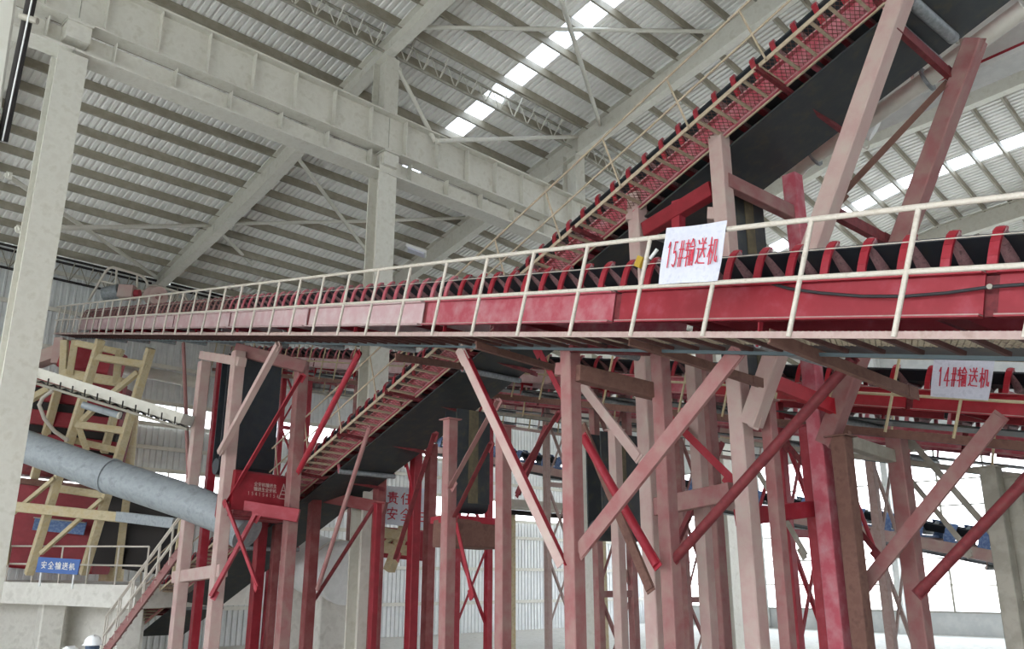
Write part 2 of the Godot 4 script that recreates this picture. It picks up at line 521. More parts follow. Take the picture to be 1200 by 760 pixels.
	# roof bracing tubes
	var br := [
		[Vector3(13.600, 18.521, -17.764), Vector3(21.900, 19.957, -12.694), "long level bracing tube under the roof at the top centre"],
		[Vector3(13.900, 14.576, -17.094), Vector3(21.900, 18.453, -18.709), "level bracing tube beside the skylight strip above the crane girder"],
		[Vector3(13.588, 16.361, -12.000), Vector3(22.000, 18.574, -17.676), "steep bracing tube dropping to the roof beam behind the inclined conveyor"],
		[Vector3(13.700, 17.579, -18.799), Vector3(15.058, 15.577, -18.600), "short knee brace from the middle column to the crane girder"],
		[Vector3(4.900, 10.540, -21.543), Vector3(13.200, 15.640, -29.817), "level bracing tube under the far roof left of the sloping beam"],
		[Vector3(13.600, 15.565, -28.943), Vector3(18.500, 16.594, -27.095), "level bracing tube right of the sloping beam below the crane girder"],
		[Vector3(18.600, 16.165, -25.489), Vector3(21.900, 17.119, -24.936), "short level bracing tube right of the middle column"],
		[Vector3(4.900, 12.626, -23.498), Vector3(13.200, 14.595, -34.166), "diagonal bracing tube falling to the foot of the sloping roof beam"],
		[Vector3(13.600, 16.541, -24.223), Vector3(18.000, 15.027, -26.379), "diagonal bracing tube under the far roof left of the middle column"],
		[Vector3(13.600, 15.454, -29.743), Vector3(17.500, 15.673, -33.521), "short diagonal bracing tube right of the sloping roof beam"],
	]
	for e in br:
		var o := thing("roof_brace", e[2], "roof brace", "", e[0])
		rod(o, "tube", e[0], e[1], 0.07, M.steel)
		bar(o, "end_plate", e[0] - Vector3(0.02, 0, 0), e[0] + Vector3(0.12, 0, 0), flat(0.03, 0.2), M.steel)
	# lamp below the far roof
	var lamp := thing("light_fitting", "flat rectangular grey light fitting hung below the far roof beam", "lamp", "", Vector3(16.154, 12.886, -20.805))
	bar(lamp, "frame", Vector3(15.914, 12.993, -20.997), Vector3(16.413, 12.780, -20.593), box(0.5, 0.1), M.white)
	bar(lamp, "diffuser", Vector3(15.908, 12.902, -20.895), Vector3(16.321, 12.717, -20.564), flat(0.34, 0.06), M.cloth)

func lattice(called: String, label: String, a: Vector3, b: Vector3, h: float, n: int, m1: Material = M.steel, m2: Material = M.steel_dark) -> void:
	var o := thing(called, label, "truss", "", a)
	var up := Vector3(0, h, 0)
	for s in [0.0, 1.0]:
		rod(o, "chord", a + up * s, b + up * s, 0.05, m2, 6)
	rod(o, "chord", a + up + Vector3(0, 0, 0.5), b + up + Vector3(0, 0, 0.5), 0.05, m2, 6)
	for i in n:
		var p := a.lerp(b, i / float(n))
		var q := a.lerp(b, (i + 0.5) / float(n))
		var r := a.lerp(b, (i + 1) / float(n))
		rod(o, "lacing", p + up, q, 0.022, m1, 5)
		rod(o, "lacing", q, r + up, 0.022, m1, 5)
		rod(o, "lacing", q, q + up + Vector3(0, 0, 0.5), 0.022, m1, 5)

# ---------------------------------------------------------------- conveyors
# own axes of a conveyor: x up along the belt, y square to it, z across it
func conveyor_basis() -> Basis:
	return Basis(Vector3(0.087, 0.216, -0.972), Vector3(-0.019, 0.976, 0.215), Vector3(0.996, -0.000, 0.089))

func incline_basis() -> Basis:
	return Basis(Vector3(0.049, -0.333, -0.942), Vector3(0.017, 0.943, -0.332), Vector3(0.999, -0.000, 0.052))

func idler_meshes(s0: float, s1: float, n1: float, hi: float, bw: float) -> Array:
	OFF = Vector3.ZERO
	var st := begin()
	var mid := (s0 + s1) / 2
	for side in [1.0, -1.0]:
		var z0: float = s0 if side > 0 else s1
		var path := [[0.0, 0.0], [0.01, hi * 0.35], [0.035, hi * 0.65], [0.075, hi * 0.86], [0.13, hi * 0.99], [0.17, hi * 1.0]]
		for i in path.size() - 1:
			var a := Vector3(0, n1 + path[i][1], z0 + side * path[i][0])
			var b := Vector3(0, n1 + path[i + 1][1], z0 + side * path[i + 1][0])
			ext(st, flat(bw, 0.03), a, b, Vector3(0, 0.2, -side))
	ext(st, flat(0.08, 0.06), Vector3(0, n1 + 0.03, s0), Vector3(0, n1 + 0.03, s1))
	st.generate_normals()
	var br := st.commit()
	var rt := begin()
	var r := 0.062
	for side in [1.0, -1.0]:
		var z0: float = s0 if side > 0 else s1
		tube(rt, [Vector3(0.0, n1 + hi * 0.93, z0 + side * 0.1), Vector3(0.0, n1 + 0.17, mid - side * 0.24)], r, 10)
	tube(rt, [Vector3(0.0, n1 + 0.13, mid - 0.24), Vector3(0.0, n1 + 0.13, mid + 0.24)], r, 10)
	rt.generate_normals()
	return [br, rt.commit()]

func conveyor(called: String, label: String, at: Vector3, bs: Basis, t0: float, t1: float, o: Dictionary) -> Node3D:
	var c := thing(called, label, "conveyor", "", at)
	c.basis = bs
	OFF = Vector3.ZERO
	var s0: float = o.s0; var s1: float = o.s1; var n0: float = o.n0; var n1: float = o.n1
	var paint: Material = o.paint
	var dust_haze: Array = o.get("dust_haze", [])  # paler paint farther along: dust, with haze put into the colour
	var fl: float = o.get("flange", 0.1)
	var ym := (n0 + n1) / 2
	var seg: float = o.get("seg", 4.4)
	var t: float = t0
	var first: float = o.get("first", t0 + seg)
	var nxt := first
	while t < t1 - 0.2:
		var e := minf(nxt - 0.06, t1)
		var pm := paint
		for fd in dust_haze:
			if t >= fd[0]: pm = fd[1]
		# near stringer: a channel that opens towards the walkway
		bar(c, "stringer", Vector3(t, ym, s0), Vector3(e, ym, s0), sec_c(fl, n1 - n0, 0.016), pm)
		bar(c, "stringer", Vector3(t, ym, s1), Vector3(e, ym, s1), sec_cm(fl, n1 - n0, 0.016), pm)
		for yy in [n0 + 0.022, n1 + 0.006]:
			bar(c, "flange_dust", Vector3(t, yy, s0 - fl * 0.5), Vector3(e, yy, s0 - fl * 0.5), flat(fl, 0.012), M.edge)
		if e < t1 - 0.3:
			bar(c, "splice_plate", Vector3(e - 0.02, ym, s0 + 0.02), Vector3(e + 0.14, ym, s0 + 0.02), flat(0.012, (n1 - n0) * 0.9), M.red_dark)  # darker red stands for the shade inside the splice gap
		t = e + 0.12
		nxt = t + seg
	# idlers
	var hi: float = o.hi
	var meshes := idler_meshes(s0, s1, n1, hi, o.get("bw", 0.085))
	var k := 0
	t = t0 + o.get("shift", 0.2)
	while t < t1 - 0.3:
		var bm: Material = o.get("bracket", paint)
		for fd in dust_haze:
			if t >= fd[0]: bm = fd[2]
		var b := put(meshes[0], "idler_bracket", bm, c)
		b.position.x = t
		var r := put(meshes[1], "roller_set", o.get("roller", M.roller), b)
		k += 1
		t += o.pitch
	# carrying belt, troughed, and return belt
	var mid := (s0 + s1) / 2
	var yt := n1 + 0.2
	var pr := PackedVector2Array()
	var dd := 0.03
	var up := hi * 0.8
	var pts := [Vector2(s0 + 0.1, n1 + up), Vector2(mid - 0.27, yt), Vector2(mid + 0.27, yt), Vector2(s1 - 0.1, n1 + up)]
	var lo := []
	for q in pts: lo.append(Vector2(-q.x, q.y))
	for q in range(pts.size() - 1, -1, -1): pr.append(lo[q])
	for q in lo: pr.append(q + Vector2(0, dd))
	bar(c, "carrying_belt", Vector3(t0, 0, 0), Vector3(t1, 0, 0), pr, M.belt)
	var rn: float = o.ret
	bar(c, "return_belt", Vector3(t0, rn, mid), Vector3(t1, rn, mid), flat((s1 - s0) - 0.12, 0.03), o.get("ret_mat", M.belt_dusty))
	t = t0 + 1.0
	while t < t1:
		rod(c, "return_roller", Vector3(t, rn - 0.075, s0 + 0.02), Vector3(t, rn - 0.075, s1 - 0.02), 0.06, M.roller_grey, 10)
		for s in [s0 + 0.03, s1 - 0.03]:
			bar(c, "return_hanger", Vector3(t, rn - 0.12, s), Vector3(t, n0 + 0.02, s), flat(0.06, 0.02), paint)
		bar(c, "cross_tie", Vector3(t + 1.2, n0 + 0.08, s0), Vector3(t + 1.2, n0 + 0.08, s1), flat(0.06, 0.1), paint)
		t += o.get("ret_pitch", 3.0)
	return c

func walkway(called: String, label: String, at: Vector3, bs: Basis, t0: float, t1: float, o: Dictionary) -> Node3D:
	var c := thing(called, label, "walkway", "", at)
	c.basis = bs
	OFF = Vector3.ZERO
	var p0: float = o.p0; var p1: float = o.p1
	var n: float = o.get("n", 0.0)
	var hb: float = o.get("edge", 0.062)
	var em: Material = o.edge_mat
	bar(c, "edge_angle", Vector3(t0, n - hb / 2, p0), Vector3(t1, n - hb / 2, p0), flat(0.02, hb), em)
	bar(c, "inner_rail", Vector3(t0, n - 0.085, p1), Vector3(t1, n - 0.085, p1), flat(0.03, 0.035), o.get("inner_mat", M.slate))
	var t: float = t0 + 0.12
	while t < t1:
		bar(c, "bearer", Vector3(t, n - 0.05, p0), Vector3(t, n - 0.07, p1), sec_l(0.045, 0.04, 0.01), o.bearer_mat)
		t += o.get("bearer", 0.36)
	# expanded metal floor: two families of crossed strands
	var st := begin()
	st.set_smooth_group(-1)
	var w := p1 - p0
	var stp: float = o.get("mesh", 0.055)
	var hh := 0.008
	t = t0 - w * 0.5
	while t < t1:
		for s in [0, 1]:
			var ta: float = t if s == 0 else t + w * 0.5
			var tb: float = t + w * 0.5 if s == 0 else t
			var a := Vector3(ta, n, p0 + 0.01)
			var b := Vector3(tb, n, p1 - 0.01)
			if a.x < t0:
				a = a.lerp(b, (t0 - a.x) / (b.x - a.x)); 
			if b.x < t0:
				b = b.lerp(a, (t0 - b.x) / (a.x - b.x))
			if a.x > t1: a = a.lerp(b, (a.x - t1) / (a.x - b.x))
			if b.x > t1: b = b.lerp(a, (b.x - t1) / (b.x - a.x))
			if a.distance_to(b) < 0.02: continue
			var d := (b - a).normalized().cross(Vector3.UP) * hh * 0.6
			var u := Vector3(0, hh, 0)
			tri(st, a - d, b - d, b + d); tri(st, a - d, b + d, a + d)
			tri(st, a - d, a + u, b + u); tri(st, a - d, b + u, b - d)
			tri(st, a + d, b + d, b + u); tri(st, a + d, b + u, a + u)
		t += stp
	var g := done(st, "grating", o.get("grating_mat", M.grating), c)
	g.set_meta("kind", "stuff")
	# guard rail
	if o.get("rail", true):
		var lean: Vector3 = o.get("lean", Vector3(0, 1, 0))
		var rm: Material = o.rail_mat
		var rr: float = o.get("rr", 0.024)
		var h: float = o.get("h", 1.08)
		var ph: float = o.get("post", 0.98)
		t = t0 + o.get("post_shift", 0.0)
		while t <= t1:
			var a := Vector3(t, n - 0.05, p0 - 0.02)
			rod(c, "post", a, a + lean * h, rr, rm, 8)
			t += ph
		var e0: Vector3 = Vector3(t0, n - 0.05, p0 - 0.02) + lean * h
		var e1: Vector3 = Vector3(t1, n - 0.05, p0 - 0.02) + lean * h
		rod(c, "top_rail", e0, e1, rr * 1.1, rm, 10)
		e0 = Vector3(t0, n - 0.05, p0 - 0.02) + lean * h * 0.5
		e1 = Vector3(t1, n - 0.05, p0 - 0.02) + lean * h * 0.5
		rod(c, "middle_rail", e0, e1, rr, rm, 8)
	return c

func conveyors() -> void:
	var bs := conveyor_basis()
	conveyor("belt_conveyor", "long red belt conveyor with black belt rising to the left behind the pale handrail", Vector3(6.962, 4.545, -2.572), bs, -5.0, 35.2, {s0 = 0.9, s1 = 2.3, n0 = 0.27, n1 = 0.67, hi = 0.44, pitch = 0.4, shift = 0.69, first = -0.33, seg = 4.4, ret = 0.12, paint = M.red, dust_haze = [[4.0, M.red_dusty, M.red], [8.0, M.pink_dust_haze, M.red_dusty], [18.0, M.pink_dust_haze, M.pink]]})
	walkway("conveyor_walkway", "mesh floored walkway with pale handrail along the long upper conveyor", Vector3(6.962, 4.545, -2.572), bs, -5.0, 36.2, {p0 = 0.0, p1 = 0.8, edge_mat = M.edge, bearer_mat = M.bearer, rail_mat = M.rail, lean = Vector3(-0.11, 1, 0), post_shift = 0.12, post = 0.98})
	conveyor("belt_conveyor", "lower red belt conveyor behind the white cloth sign at right", Vector3(13.682, 4.728, -4.656), bs, -8.0, 34.0, {s0 = 0.75, s1 = 2.1, n0 = 0.39, n1 = 0.73, hi = 0.42, pitch = 0.6, ret = 0.2, paint = M.red_bright, dust_haze = [[5.0, M.red_dusty, M.red], [9.0, M.pink_dust_haze, M.red_dusty]]})
	walkway("conveyor_walkway", "brown dusty walkway with cream posts along the lower right conveyor", Vector3(13.682, 4.728, -4.656), bs, -8.0, 34.0, {p0 = 0.0, p1 = 0.7, edge = 0.13, edge_mat = M.brown, bearer_mat = M.brown, rail_mat = M.cream, mesh = 0.11, bearer = 0.7, h = 1.2, post = 1.06, post_shift = 0.35, lean = Vector3(-0.11, 1, 0)})
	var p13 := Vector3(18.010, 4.817, -6.209)
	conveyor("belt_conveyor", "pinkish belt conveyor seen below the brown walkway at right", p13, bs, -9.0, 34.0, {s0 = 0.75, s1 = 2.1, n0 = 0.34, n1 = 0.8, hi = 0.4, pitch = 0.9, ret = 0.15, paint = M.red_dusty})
	walkway("conveyor_walkway", "narrow grey walkway under the pinkish conveyor at right", p13, bs, -9.0, 34.0, {p0 = 0.0, p1 = 0.7, edge = 0.1, edge_mat = M.steel_dark, bearer_mat = M.brown, rail_mat = M.cream, mesh = 0.2, bearer = 0.9, h = 1.1, post = 2.0})
	var p11 := Vector3(25.250, 3.331, -9.943)
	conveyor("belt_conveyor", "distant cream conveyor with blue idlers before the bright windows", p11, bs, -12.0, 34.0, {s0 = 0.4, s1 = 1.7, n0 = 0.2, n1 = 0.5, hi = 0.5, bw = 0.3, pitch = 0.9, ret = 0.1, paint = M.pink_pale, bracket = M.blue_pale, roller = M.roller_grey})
	var p12 := Vector3(22.359, 7.209, -18.515)
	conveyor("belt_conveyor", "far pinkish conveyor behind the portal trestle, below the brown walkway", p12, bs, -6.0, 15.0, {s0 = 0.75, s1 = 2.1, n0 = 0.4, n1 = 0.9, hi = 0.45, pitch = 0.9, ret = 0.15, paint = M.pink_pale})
	walkway("conveyor_walkway", "far grey walkway on the conveyor behind the portal trestle", p12, bs, -6.0, 15.0, {p0 = 0.0, p1 = 0.7, edge = 0.1, edge_mat = M.edge, bearer_mat = M.brown, rail_mat = M.cream, mesh = 0.2, bearer = 0.9, h = 1.1, post = 1.6})
	# steep conveyor rising towards the upper right
	var ib := incline_basis()
	conveyor("inclined_conveyor", "steep red conveyor with wide black return belt rising to the upper right", Vector3(11.182, 9.184, -6.435), ib, -9.0, 25.0, {s0 = -0.12, s1 = 1.52, n0 = 0.12, n1 = 0.52, hi = 0.62, pitch = 0.4, shift = 0.35, ret = 0.0, seg = 6.0, paint = M.red_dusty, bracket = M.red, ret_pitch = 5.0})
	walkway("inclined_walkway", "mesh walkway with thin tan handrail along the steep conveyor", Vector3(11.182, 9.184, -6.435), ib, -9.0, 25.0, {p0 = -0.86, p1 = -0.16, n = 0.2, edge_mat = M.rail_tan, bearer_mat = M.rail_tan, inner_mat = M.rail_tan, rail_mat = M.rail_tan, bearer = 0.3, mesh = 0.075, grating_mat = M.brown, rr = 0.018, post = 1.5, h = 1.1})

func mem(o: Node, called: String, a: Vector3, b: Vector3, w: float, h: float, mat: Material, kind := "box") -> void:
	match kind:
		"box": bar(o, called, a, b, box(w, h), mat)
		"flat": bar(o, called, a, b, flat(w, h), mat)
		"i": bar(o, called, a, b, sec_i(w, h, 0.012, 0.016), mat)
		"c": bar(o, called, a, b, sec_c(w, h, 0.014), mat)
		"cm": bar(o, called, a, b, sec_cm(w, h, 0.014), mat)
		"l": bar(o, called, a, b, sec_l(w, h, 0.012), mat)
		"r": rod(o, called, a, b, w / 2, mat, 10)

# a thing that is one slanted or level member with end plates
func strut(label: String, a: Vector3, b: Vector3, w: float, h: float, mat: Material, kind := "box", called := "brace") -> void:
	var o := thing(called, label, "brace" if called == "brace" else "beam", "", a if a.y < b.y else b)
	mem(o, "bar", a, b, w, h, mat, kind)
	var d := (b - a).normalized()
	for e in [[a, d], [b, -d]]:
		bar(o, "gusset_plate", e[0] - e[1] * 0.04, e[0] + e[1] * 0.16, flat(0.014, maxf(w, h) * 1.12), mat)

func post(label: String, top: Vector3, w: float, mat: Material) -> Node3D:
	var o := thing("trestle_post", label, "post", "", ground(top))
	leg(o, top, box(w, w), mat, w * 1.8)
	bar(o, "cap_plate", top, top + Vector3(0, 0.02, 0), flat(w * 1.5, w * 1.5), mat)
	return o

func takeup(label: String, a: Vector3, b: Vector3, bottom: float, gap: Vector3, mat: Material) -> void:
	# hanging belt loop: two sheets from a..b down to a pulley at height bottom
	var o := thing("take_up_belt", label, "belt", "", Vector3((a.x + b.x) / 2, bottom, (a.z + b.z) / 2))
	var a1 := Vector3(a.x, bottom + 0.3, a.z); var b1 := Vector3(b.x, bottom + 0.3, b.z)
	var wd := (b - a); wd.y = 0.0
	var ln := wd.length(); wd = wd.normalized()
	for g in [Vector3.ZERO, gap]:
		var st := begin()
		var mid_t: Vector3 = (a + b) / 2 + g; var mid_b: Vector3 = (a1 + b1) / 2 + g
		mid_t.y = maxf(a.y, b.y)
		ext(st, flat(ln, 0.03) if absf(wd.dot(axes(Vector3.UP, Vector3.UP)[0])) > 0.6 else flat(0.03, ln), mid_b, mid_t)
		done(st, "belt_sheet", mat, o)
	if mat == M.belt_dusty:
		var st3 := begin()
		var q0: Vector3 = (a1 + b1) / 2 - gap.normalized() * 0.02; var q1: Vector3 = (a + b) / 2 - gap.normalized() * 0.02
		ext(st3, flat(0.012, ln * 0.28), q0, q1)
		done(st3, "dust_band", M.dust, o)
	var c := (a1 + b1) / 2 + gap / 2
	rod(o, "pulley", c - wd * ln / 2, c + wd * ln / 2, gap.length() / 2, M.belt, 16)

func trestles() -> void:
	# portal trestle under the long conveyor, nearest
	var o := thing("portal_trestle", "dusty pink two legged portal trestle under the long walkway at centre", "trestle", "", ground(Vector3(8.396, 5.541, -7.384)))
	leg(o, Vector3(8.396, 5.564, -7.383), box(0.2, 0.2), M.pink, 0.4)
	leg(o, Vector3(9.651, 5.668, -6.821), box(0.2, 0.2), M.pink, 0.4)
	mem(o, "cross_beam", Vector3(8.385, 5.225, -7.262), Vector3(9.661, 5.114, -6.934), 0.16, 0.22, M.brown)
	mem(o, "bracket", Vector3(8.363, 5.321, -7.575), Vector3(8.397, 5.295, -7.391), 0.16, 0.17, M.pink)
	mem(o, "bracket", Vector3(8.287, 5.549, -7.287), Vector3(9.758, 5.702, -6.897), 0.14, 0.1, M.red_dark)
	strut("long dusty pink flat brace from the walkway down to the portal trestle", Vector3(8.107, 4.986, -4.711), Vector3(8.387, 2.947, -7.286), 0.05, 0.19, M.pink, "flat")
	strut("dark red pipe brace running parallel to the long pink flat brace", Vector3(9.399, 5.012, -3.999), Vector3(9.653, 2.792, -6.845), 0.13, 0.13, M.red_dark, "r")
	o = thing("brace", "pale flat brace with red edge left of the portal trestle", "brace", "", Vector3(8.305, 2.784, -7.488))
	bar(o, "bar", Vector3(8.463, 6.001, -9.703), Vector3(8.265, 2.784, -7.495), flat(0.012, 0.13), M.pink_pale, Vector3(0, 0.45, 0.9))
	var re := bar(o, "side_flange", Vector3(8.494, 5.987, -9.599), Vector3(8.299, 2.783, -7.426), flat(0.08, 0.012), M.red, Vector3(0, 0.45, 0.9))
	re.set_meta("label", "red side flange")
	bar(o, "end_plate", Vector3(8.487, 6.070, -9.753), Vector3(8.471, 5.802, -9.569), flat(0.02, 0.2), M.pink_pale)
	strut("red pipe brace crossing behind the portal trestle", Vector3(9.463, 4.592, -8.092), Vector3(9.349, 2.788, -6.814), 0.13, 0.13, M.red, "r")
	strut("short pale pink brace inside the portal trestle", Vector3(10.115, 5.539, -8.641), Vector3(10.017, 4.296, -7.543), 0.05, 0.15, M.pink_pale, "flat")
	strut("brown flat brace behind the red pipe brace at the portal trestle", Vector3(10.225, 4.916, -8.756), Vector3(10.114, 2.487, -7.506), 0.05, 0.14, M.brown, "flat")
	strut("short red brace left of the portal trestle top", Vector3(9.775, 6.190, -9.333), Vector3(9.706, 4.960, -8.563), 0.1, 0.1, M.red, "l")
	strut("dark red brace sloping down left from the portal trestle", Vector3(9.943, 5.124, -8.966), Vector3(10.027, 4.249, -9.903), 0.09, 0.09, M.red_dark, "l")
	strut("brown channel beam sticking out under the walkway at right", Vector3(7.119, 4.772, -3.761), Vector3(9.652, 4.563, -3.455), 0.06, 0.12, M.brown, "c", "beam")
	strut("brown channel beam under the walkway above the pink brace", Vector3(7.544, 5.208, -5.707), Vector3(9.825, 5.028, -5.402), 0.06, 0.11, M.brown, "c", "beam")
	strut("brown channel beam under the walkway at the steep conveyor", Vector3(7.987, 5.998, -10.676), Vector3(10.177, 6.383, -11.590), 0.06, 0.11, M.brown, "c", "beam")
	strut("thin brown channel beam under the walkway left of the portal trestle", Vector3(7.799, 5.750, -8.564), Vector3(9.945, 5.846, -8.989), 0.06, 0.1, M.brown, "c", "beam")
	# posts and frames of the steep conveyor
	o = thing("conveyor_bent", "tall pink bent carrying the steep conveyor beside the white cloth sign", "trestle", "", ground(Vector3(11.027, 8.828, -6.492)))
	leg(o, Vector3(11.023, 9.411, -6.443), box(0.25, 0.25), M.pink_pale, 0.5)
	leg(o, Vector3(12.698, 9.178, -6.086), box(0.25, 0.25), M.red_dusty, 0.5)
	mem(o, "cross_beam", Vector3(11.017, 8.607, -6.380), Vector3(12.699, 8.459, -6.097), 0.16, 0.24, M.pink)
	mem(o, "bracket", Vector3(10.945, 8.104, -6.699), Vector3(11.033, 8.086, -6.554), 0.2, 0.2, M.pink_pale)
	mem(o, "lower_beam", Vector3(11.036, 3.457, -6.588), Vector3(12.721, 3.655, -6.342), 0.16, 0.24, M.red)
	mem(o, "diagonal", Vector3(11.038, 8.547, -6.615), Vector3(11.166, 8.312, -8.046), 0.2, 0.26, M.red_deep)
	mem(o, "strut", Vector3(11.101, 8.592, -7.321), Vector3(11.107, 7.649, -7.388), 0.17, 0.17, M.red)
	o = thing("conveyor_bent", "pink post with small bracket carrying the steep conveyor left of the sign", "trestle", "", ground(Vector3(11.178, 8.996, -8.183)))
	leg(o, Vector3(11.182, 9.042, -8.220), box(0.25, 0.25), M.pink_pale, 0.5)
	leg(o, Vector3(12.882, 8.989, -8.151), box(0.22, 0.22), M.pink, 0.5)
	mem(o, "bracket", Vector3(11.095, 8.661, -8.377), Vector3(11.180, 8.633, -8.203), 0.2, 0.2, M.pink_pale)
	mem(o, "lower_beam", Vector3(11.190, 3.681, -8.319), Vector3(11.043, 3.821, -6.673), 0.16, 0.27, M.pink)
	strut("broad slanted pink leg from the steep conveyor, nearer of the pair", Vector3(10.740, 10.310, -3.278), Vector3(11.007, 4.742, -6.267), 0.26, 0.26, M.pink_pale, "box", "slanted_leg")
	strut("broad slanted pink leg from the steep conveyor, farther of the pair", Vector3(12.418, 10.136, -2.949), Vector3(12.688, 4.609, -5.974), 0.26, 0.26, M.pink, "box", "slanted_leg")
	strut("pink channel beam joining the two slanted legs under the belt", Vector3(10.754, 9.831, -3.437), Vector3(12.450, 9.747, -3.310), 0.08, 0.17, M.red_dark, "c", "beam")
	strut("thin tan angle brace between the slanted legs", Vector3(12.457, 9.641, -3.387), Vector3(11.063, 7.702, -4.640), 0.09, 0.09, M.brown, "l")
	strut("short dark red beam behind the foot of the slanted legs", Vector3(10.966, 7.555, -4.685), Vector3(12.562, 7.516, -4.565), 0.1, 0.17, M.red_dark, "c", "beam")
	strut("red beam with pale edges crossing behind the dark pipe brace", Vector3(11.181, 5.372, -5.969), Vector3(12.661, 5.122, -5.672), 0.1, 0.22, M.red_bright, "c", "beam")
	post("red post under the foot of the nearer slanted leg", Vector3(11.297, 5.101, -6.141), 0.17, M.pink)
	post("brown post under the foot of the farther slanted leg", Vector3(12.665, 4.683, -5.723), 0.24, M.brown)
	# beams under the belt of the steep conveyor
	var k := 0
	for t in [-5.4, -1.35, 2.65, 6.6, 8.6, 10.6, 12.7]:
		var ib := incline_basis()
		var q := Vector3(11.182, 9.184, -6.435)
		var a: Vector3 = q + ib * Vector3(t, 0.12, -0.9)
		var b: Vector3 = q + ib * Vector3(t, -0.12, 1.62)
		strut(["red angle bar under the steep belt nearest the top edge", "red angle bar under the steep belt left of the slanted legs", "dark red angle bar under the steep walkway left of the pink post", "thin red angle bar under the steep belt just below the long walkway", "thin red angle bar under the steep belt beside the pale flat brace", "thin red angle bar under the steep belt below the red walkway", "lowest thin red angle bar under the steep belt"][k], a, b, 0.07, 0.07, M.red_dark, "l", "cross_bar")
		k += 1
	# farther bent at right
	o = thing("conveyor_bent", "grey brown bent with level beam before the bright glazing at right", "trestle", "", ground(Vector3(14.154, 4.718, -5.531)))
	leg(o, Vector3(14.149, 4.920, -5.476), box(0.26, 0.26), M.pink, 0.5)
	leg(o, Vector3(12.865, 4.796, -5.709), box(0.1, 0.1), M.brown, 0.3)
	mem(o, "cross_beam", Vector3(12.864, 4.625, -5.702), Vector3(14.154, 4.498, -5.532), 0.16, 0.2, M.steel_dark)
	post("grey post before the glazing right of the level beam", Vector3(15.163, 4.327, -4.459), 0.26, M.steel_dark)
	post("pale grey post at the right edge before the glazing", Vector3(15.445, 4.170, -4.242), 0.28, M.steel_dark)
	post("thin reddish post left of the brown post at right", Vector3(13.345, 5.028, -6.588), 0.2, M.red)
	strut("broad pinkish brace from the brown walkway down to the lower right", Vector3(12.976, 4.757, -3.587), Vector3(13.184, 2.453, -5.915), 0.06, 0.2, M.pink, "flat")
	strut("dark purple red pipe brace at the right edge", Vector3(12.236, 3.849, -3.166), Vector3(12.379, 2.435, -4.761), 0.15, 0.15, M.red_dark, "r")
	strut("thin grey brace before the glazing, left of the crossing", Vector3(15.290, 4.348, -5.882), Vector3(15.210, 2.993, -4.985), 0.09, 0.09, M.steel_dark, "l")
	strut("thin grey brace before the glazing, right of the crossing", Vector3(15.587, 4.935, -5.836), Vector3(15.460, 2.857, -4.421), 0.11, 0.11, M.steel_dark, "l")
	strut("thin red brace between the brown post and the glazing", Vector3(13.494, 3.997, -6.009), Vector3(13.468, 2.948, -5.718), 0.07, 0.07, M.red, "r")
	strut("long thin dark red brace behind the red posts at right", Vector3(13.386, 4.800, -7.047), Vector3(13.257, 2.906, -5.608), 0.09, 0.09, M.red_dark, "l")
	strut("long grey brace behind the pink post at right", Vector3(13.677, 4.941, -8.056), Vector3(13.580, 2.973, -6.968), 0.09, 0.09, M.steel_dark, "l")
	strut("thin red brace rising right of the pink post", Vector3(13.844, 4.230, -7.676), Vector3(13.892, 3.002, -8.215), 0.06, 0.06, M.red, "r")
	strut("red brace crossing between the portal trestle and pink post", Vector3(11.942, 5.707, -8.862), Vector3(11.576, 4.008, -7.013), 0.13, 0.13, M.red, "l")
	strut("thin dark red brace rising to the right of the portal trestle", Vector3(13.603, 3.201, -9.474), Vector3(13.497, 4.948, -8.293), 0.09, 0.09, M.red_dark, "l")
	post("light pink post just right of the portal trestle", Vector3(12.052, 6.128, -7.853), 0.2, M.pink_pale)
	# hanging belts
	takeup("black take up belt hanging between the pink legs at left", Vector3(9.663, 8.074, -19.880), Vector3(11.080, 7.992, -19.779), Vector3(10.004, 4.975, -18.644).y, Vector3(0.03, 0, -0.4), M.belt)
	takeup("dusty brown take up belt hanging behind the cloth sign post", Vector3(11.432, 8.772, -6.530), Vector3(12.269, 8.750, -6.459), Vector3(11.967, 5.306, -6.901).y, Vector3(0.03, 0, -0.4), M.belt_dusty)
	takeup("black dusty take up belt above the brown counterweight box", Vector3(11.980, 6.153, -13.786), Vector3(12.881, 6.157, -13.753), Vector3(12.370, 3.868, -13.654).y, Vector3(0.03, 0, -0.4), M.belt_dusty)
	takeup("black take up belt behind the portal trestle", Vector3(13.337, 5.482, -10.995), Vector3(14.428, 5.467, -10.843), Vector3(13.839, 3.247, -10.994).y, Vector3(0.03, 0, -0.4), M.belt_dusty)
	# counterweight tower at left
	o = thing("take_up_tower", "pink and red four legged tower around the hanging black belt", "trestle", "", ground(Vector3(9.422, 7.926, -18.866)))
	leg(o, Vector3(9.426, 7.892, -18.910), box(0.27, 0.27), M.pink_pale, 0.5)
	leg(o, Vector3(10.772, 7.757, -18.248), box(0.27, 0.27), M.pink, 0.5)
	leg(o, Vector3(9.627, 8.075, -21.160), box(0.27, 0.27), M.pink_pale, 0.5)
	leg(o, Vector3(10.139, 8.279, -21.275), box(0.2, 0.2), M.red, 0.5)
	mem(o, "cross_beam", Vector3(9.446, 8.004, -19.141), Vector3(10.754, 7.588, -18.040), 0.2, 0.3, M.pink)
	mem(o, "side_beam", Vector3(9.643, 8.295, -21.341), Vector3(9.402, 7.585, -18.639), 0.2, 0.22, M.pink_pale)
	mem(o, "lower_beam", Vector3(9.432, 4.293, -18.976), Vector3(10.737, 4.033, -17.853), 0.2, 0.3, M.red)
	mem(o, "side_beam", Vector3(9.667, 2.681, -21.607), Vector3(9.399, 2.818, -18.614), 0.2, 0.28, M.pink_pale)
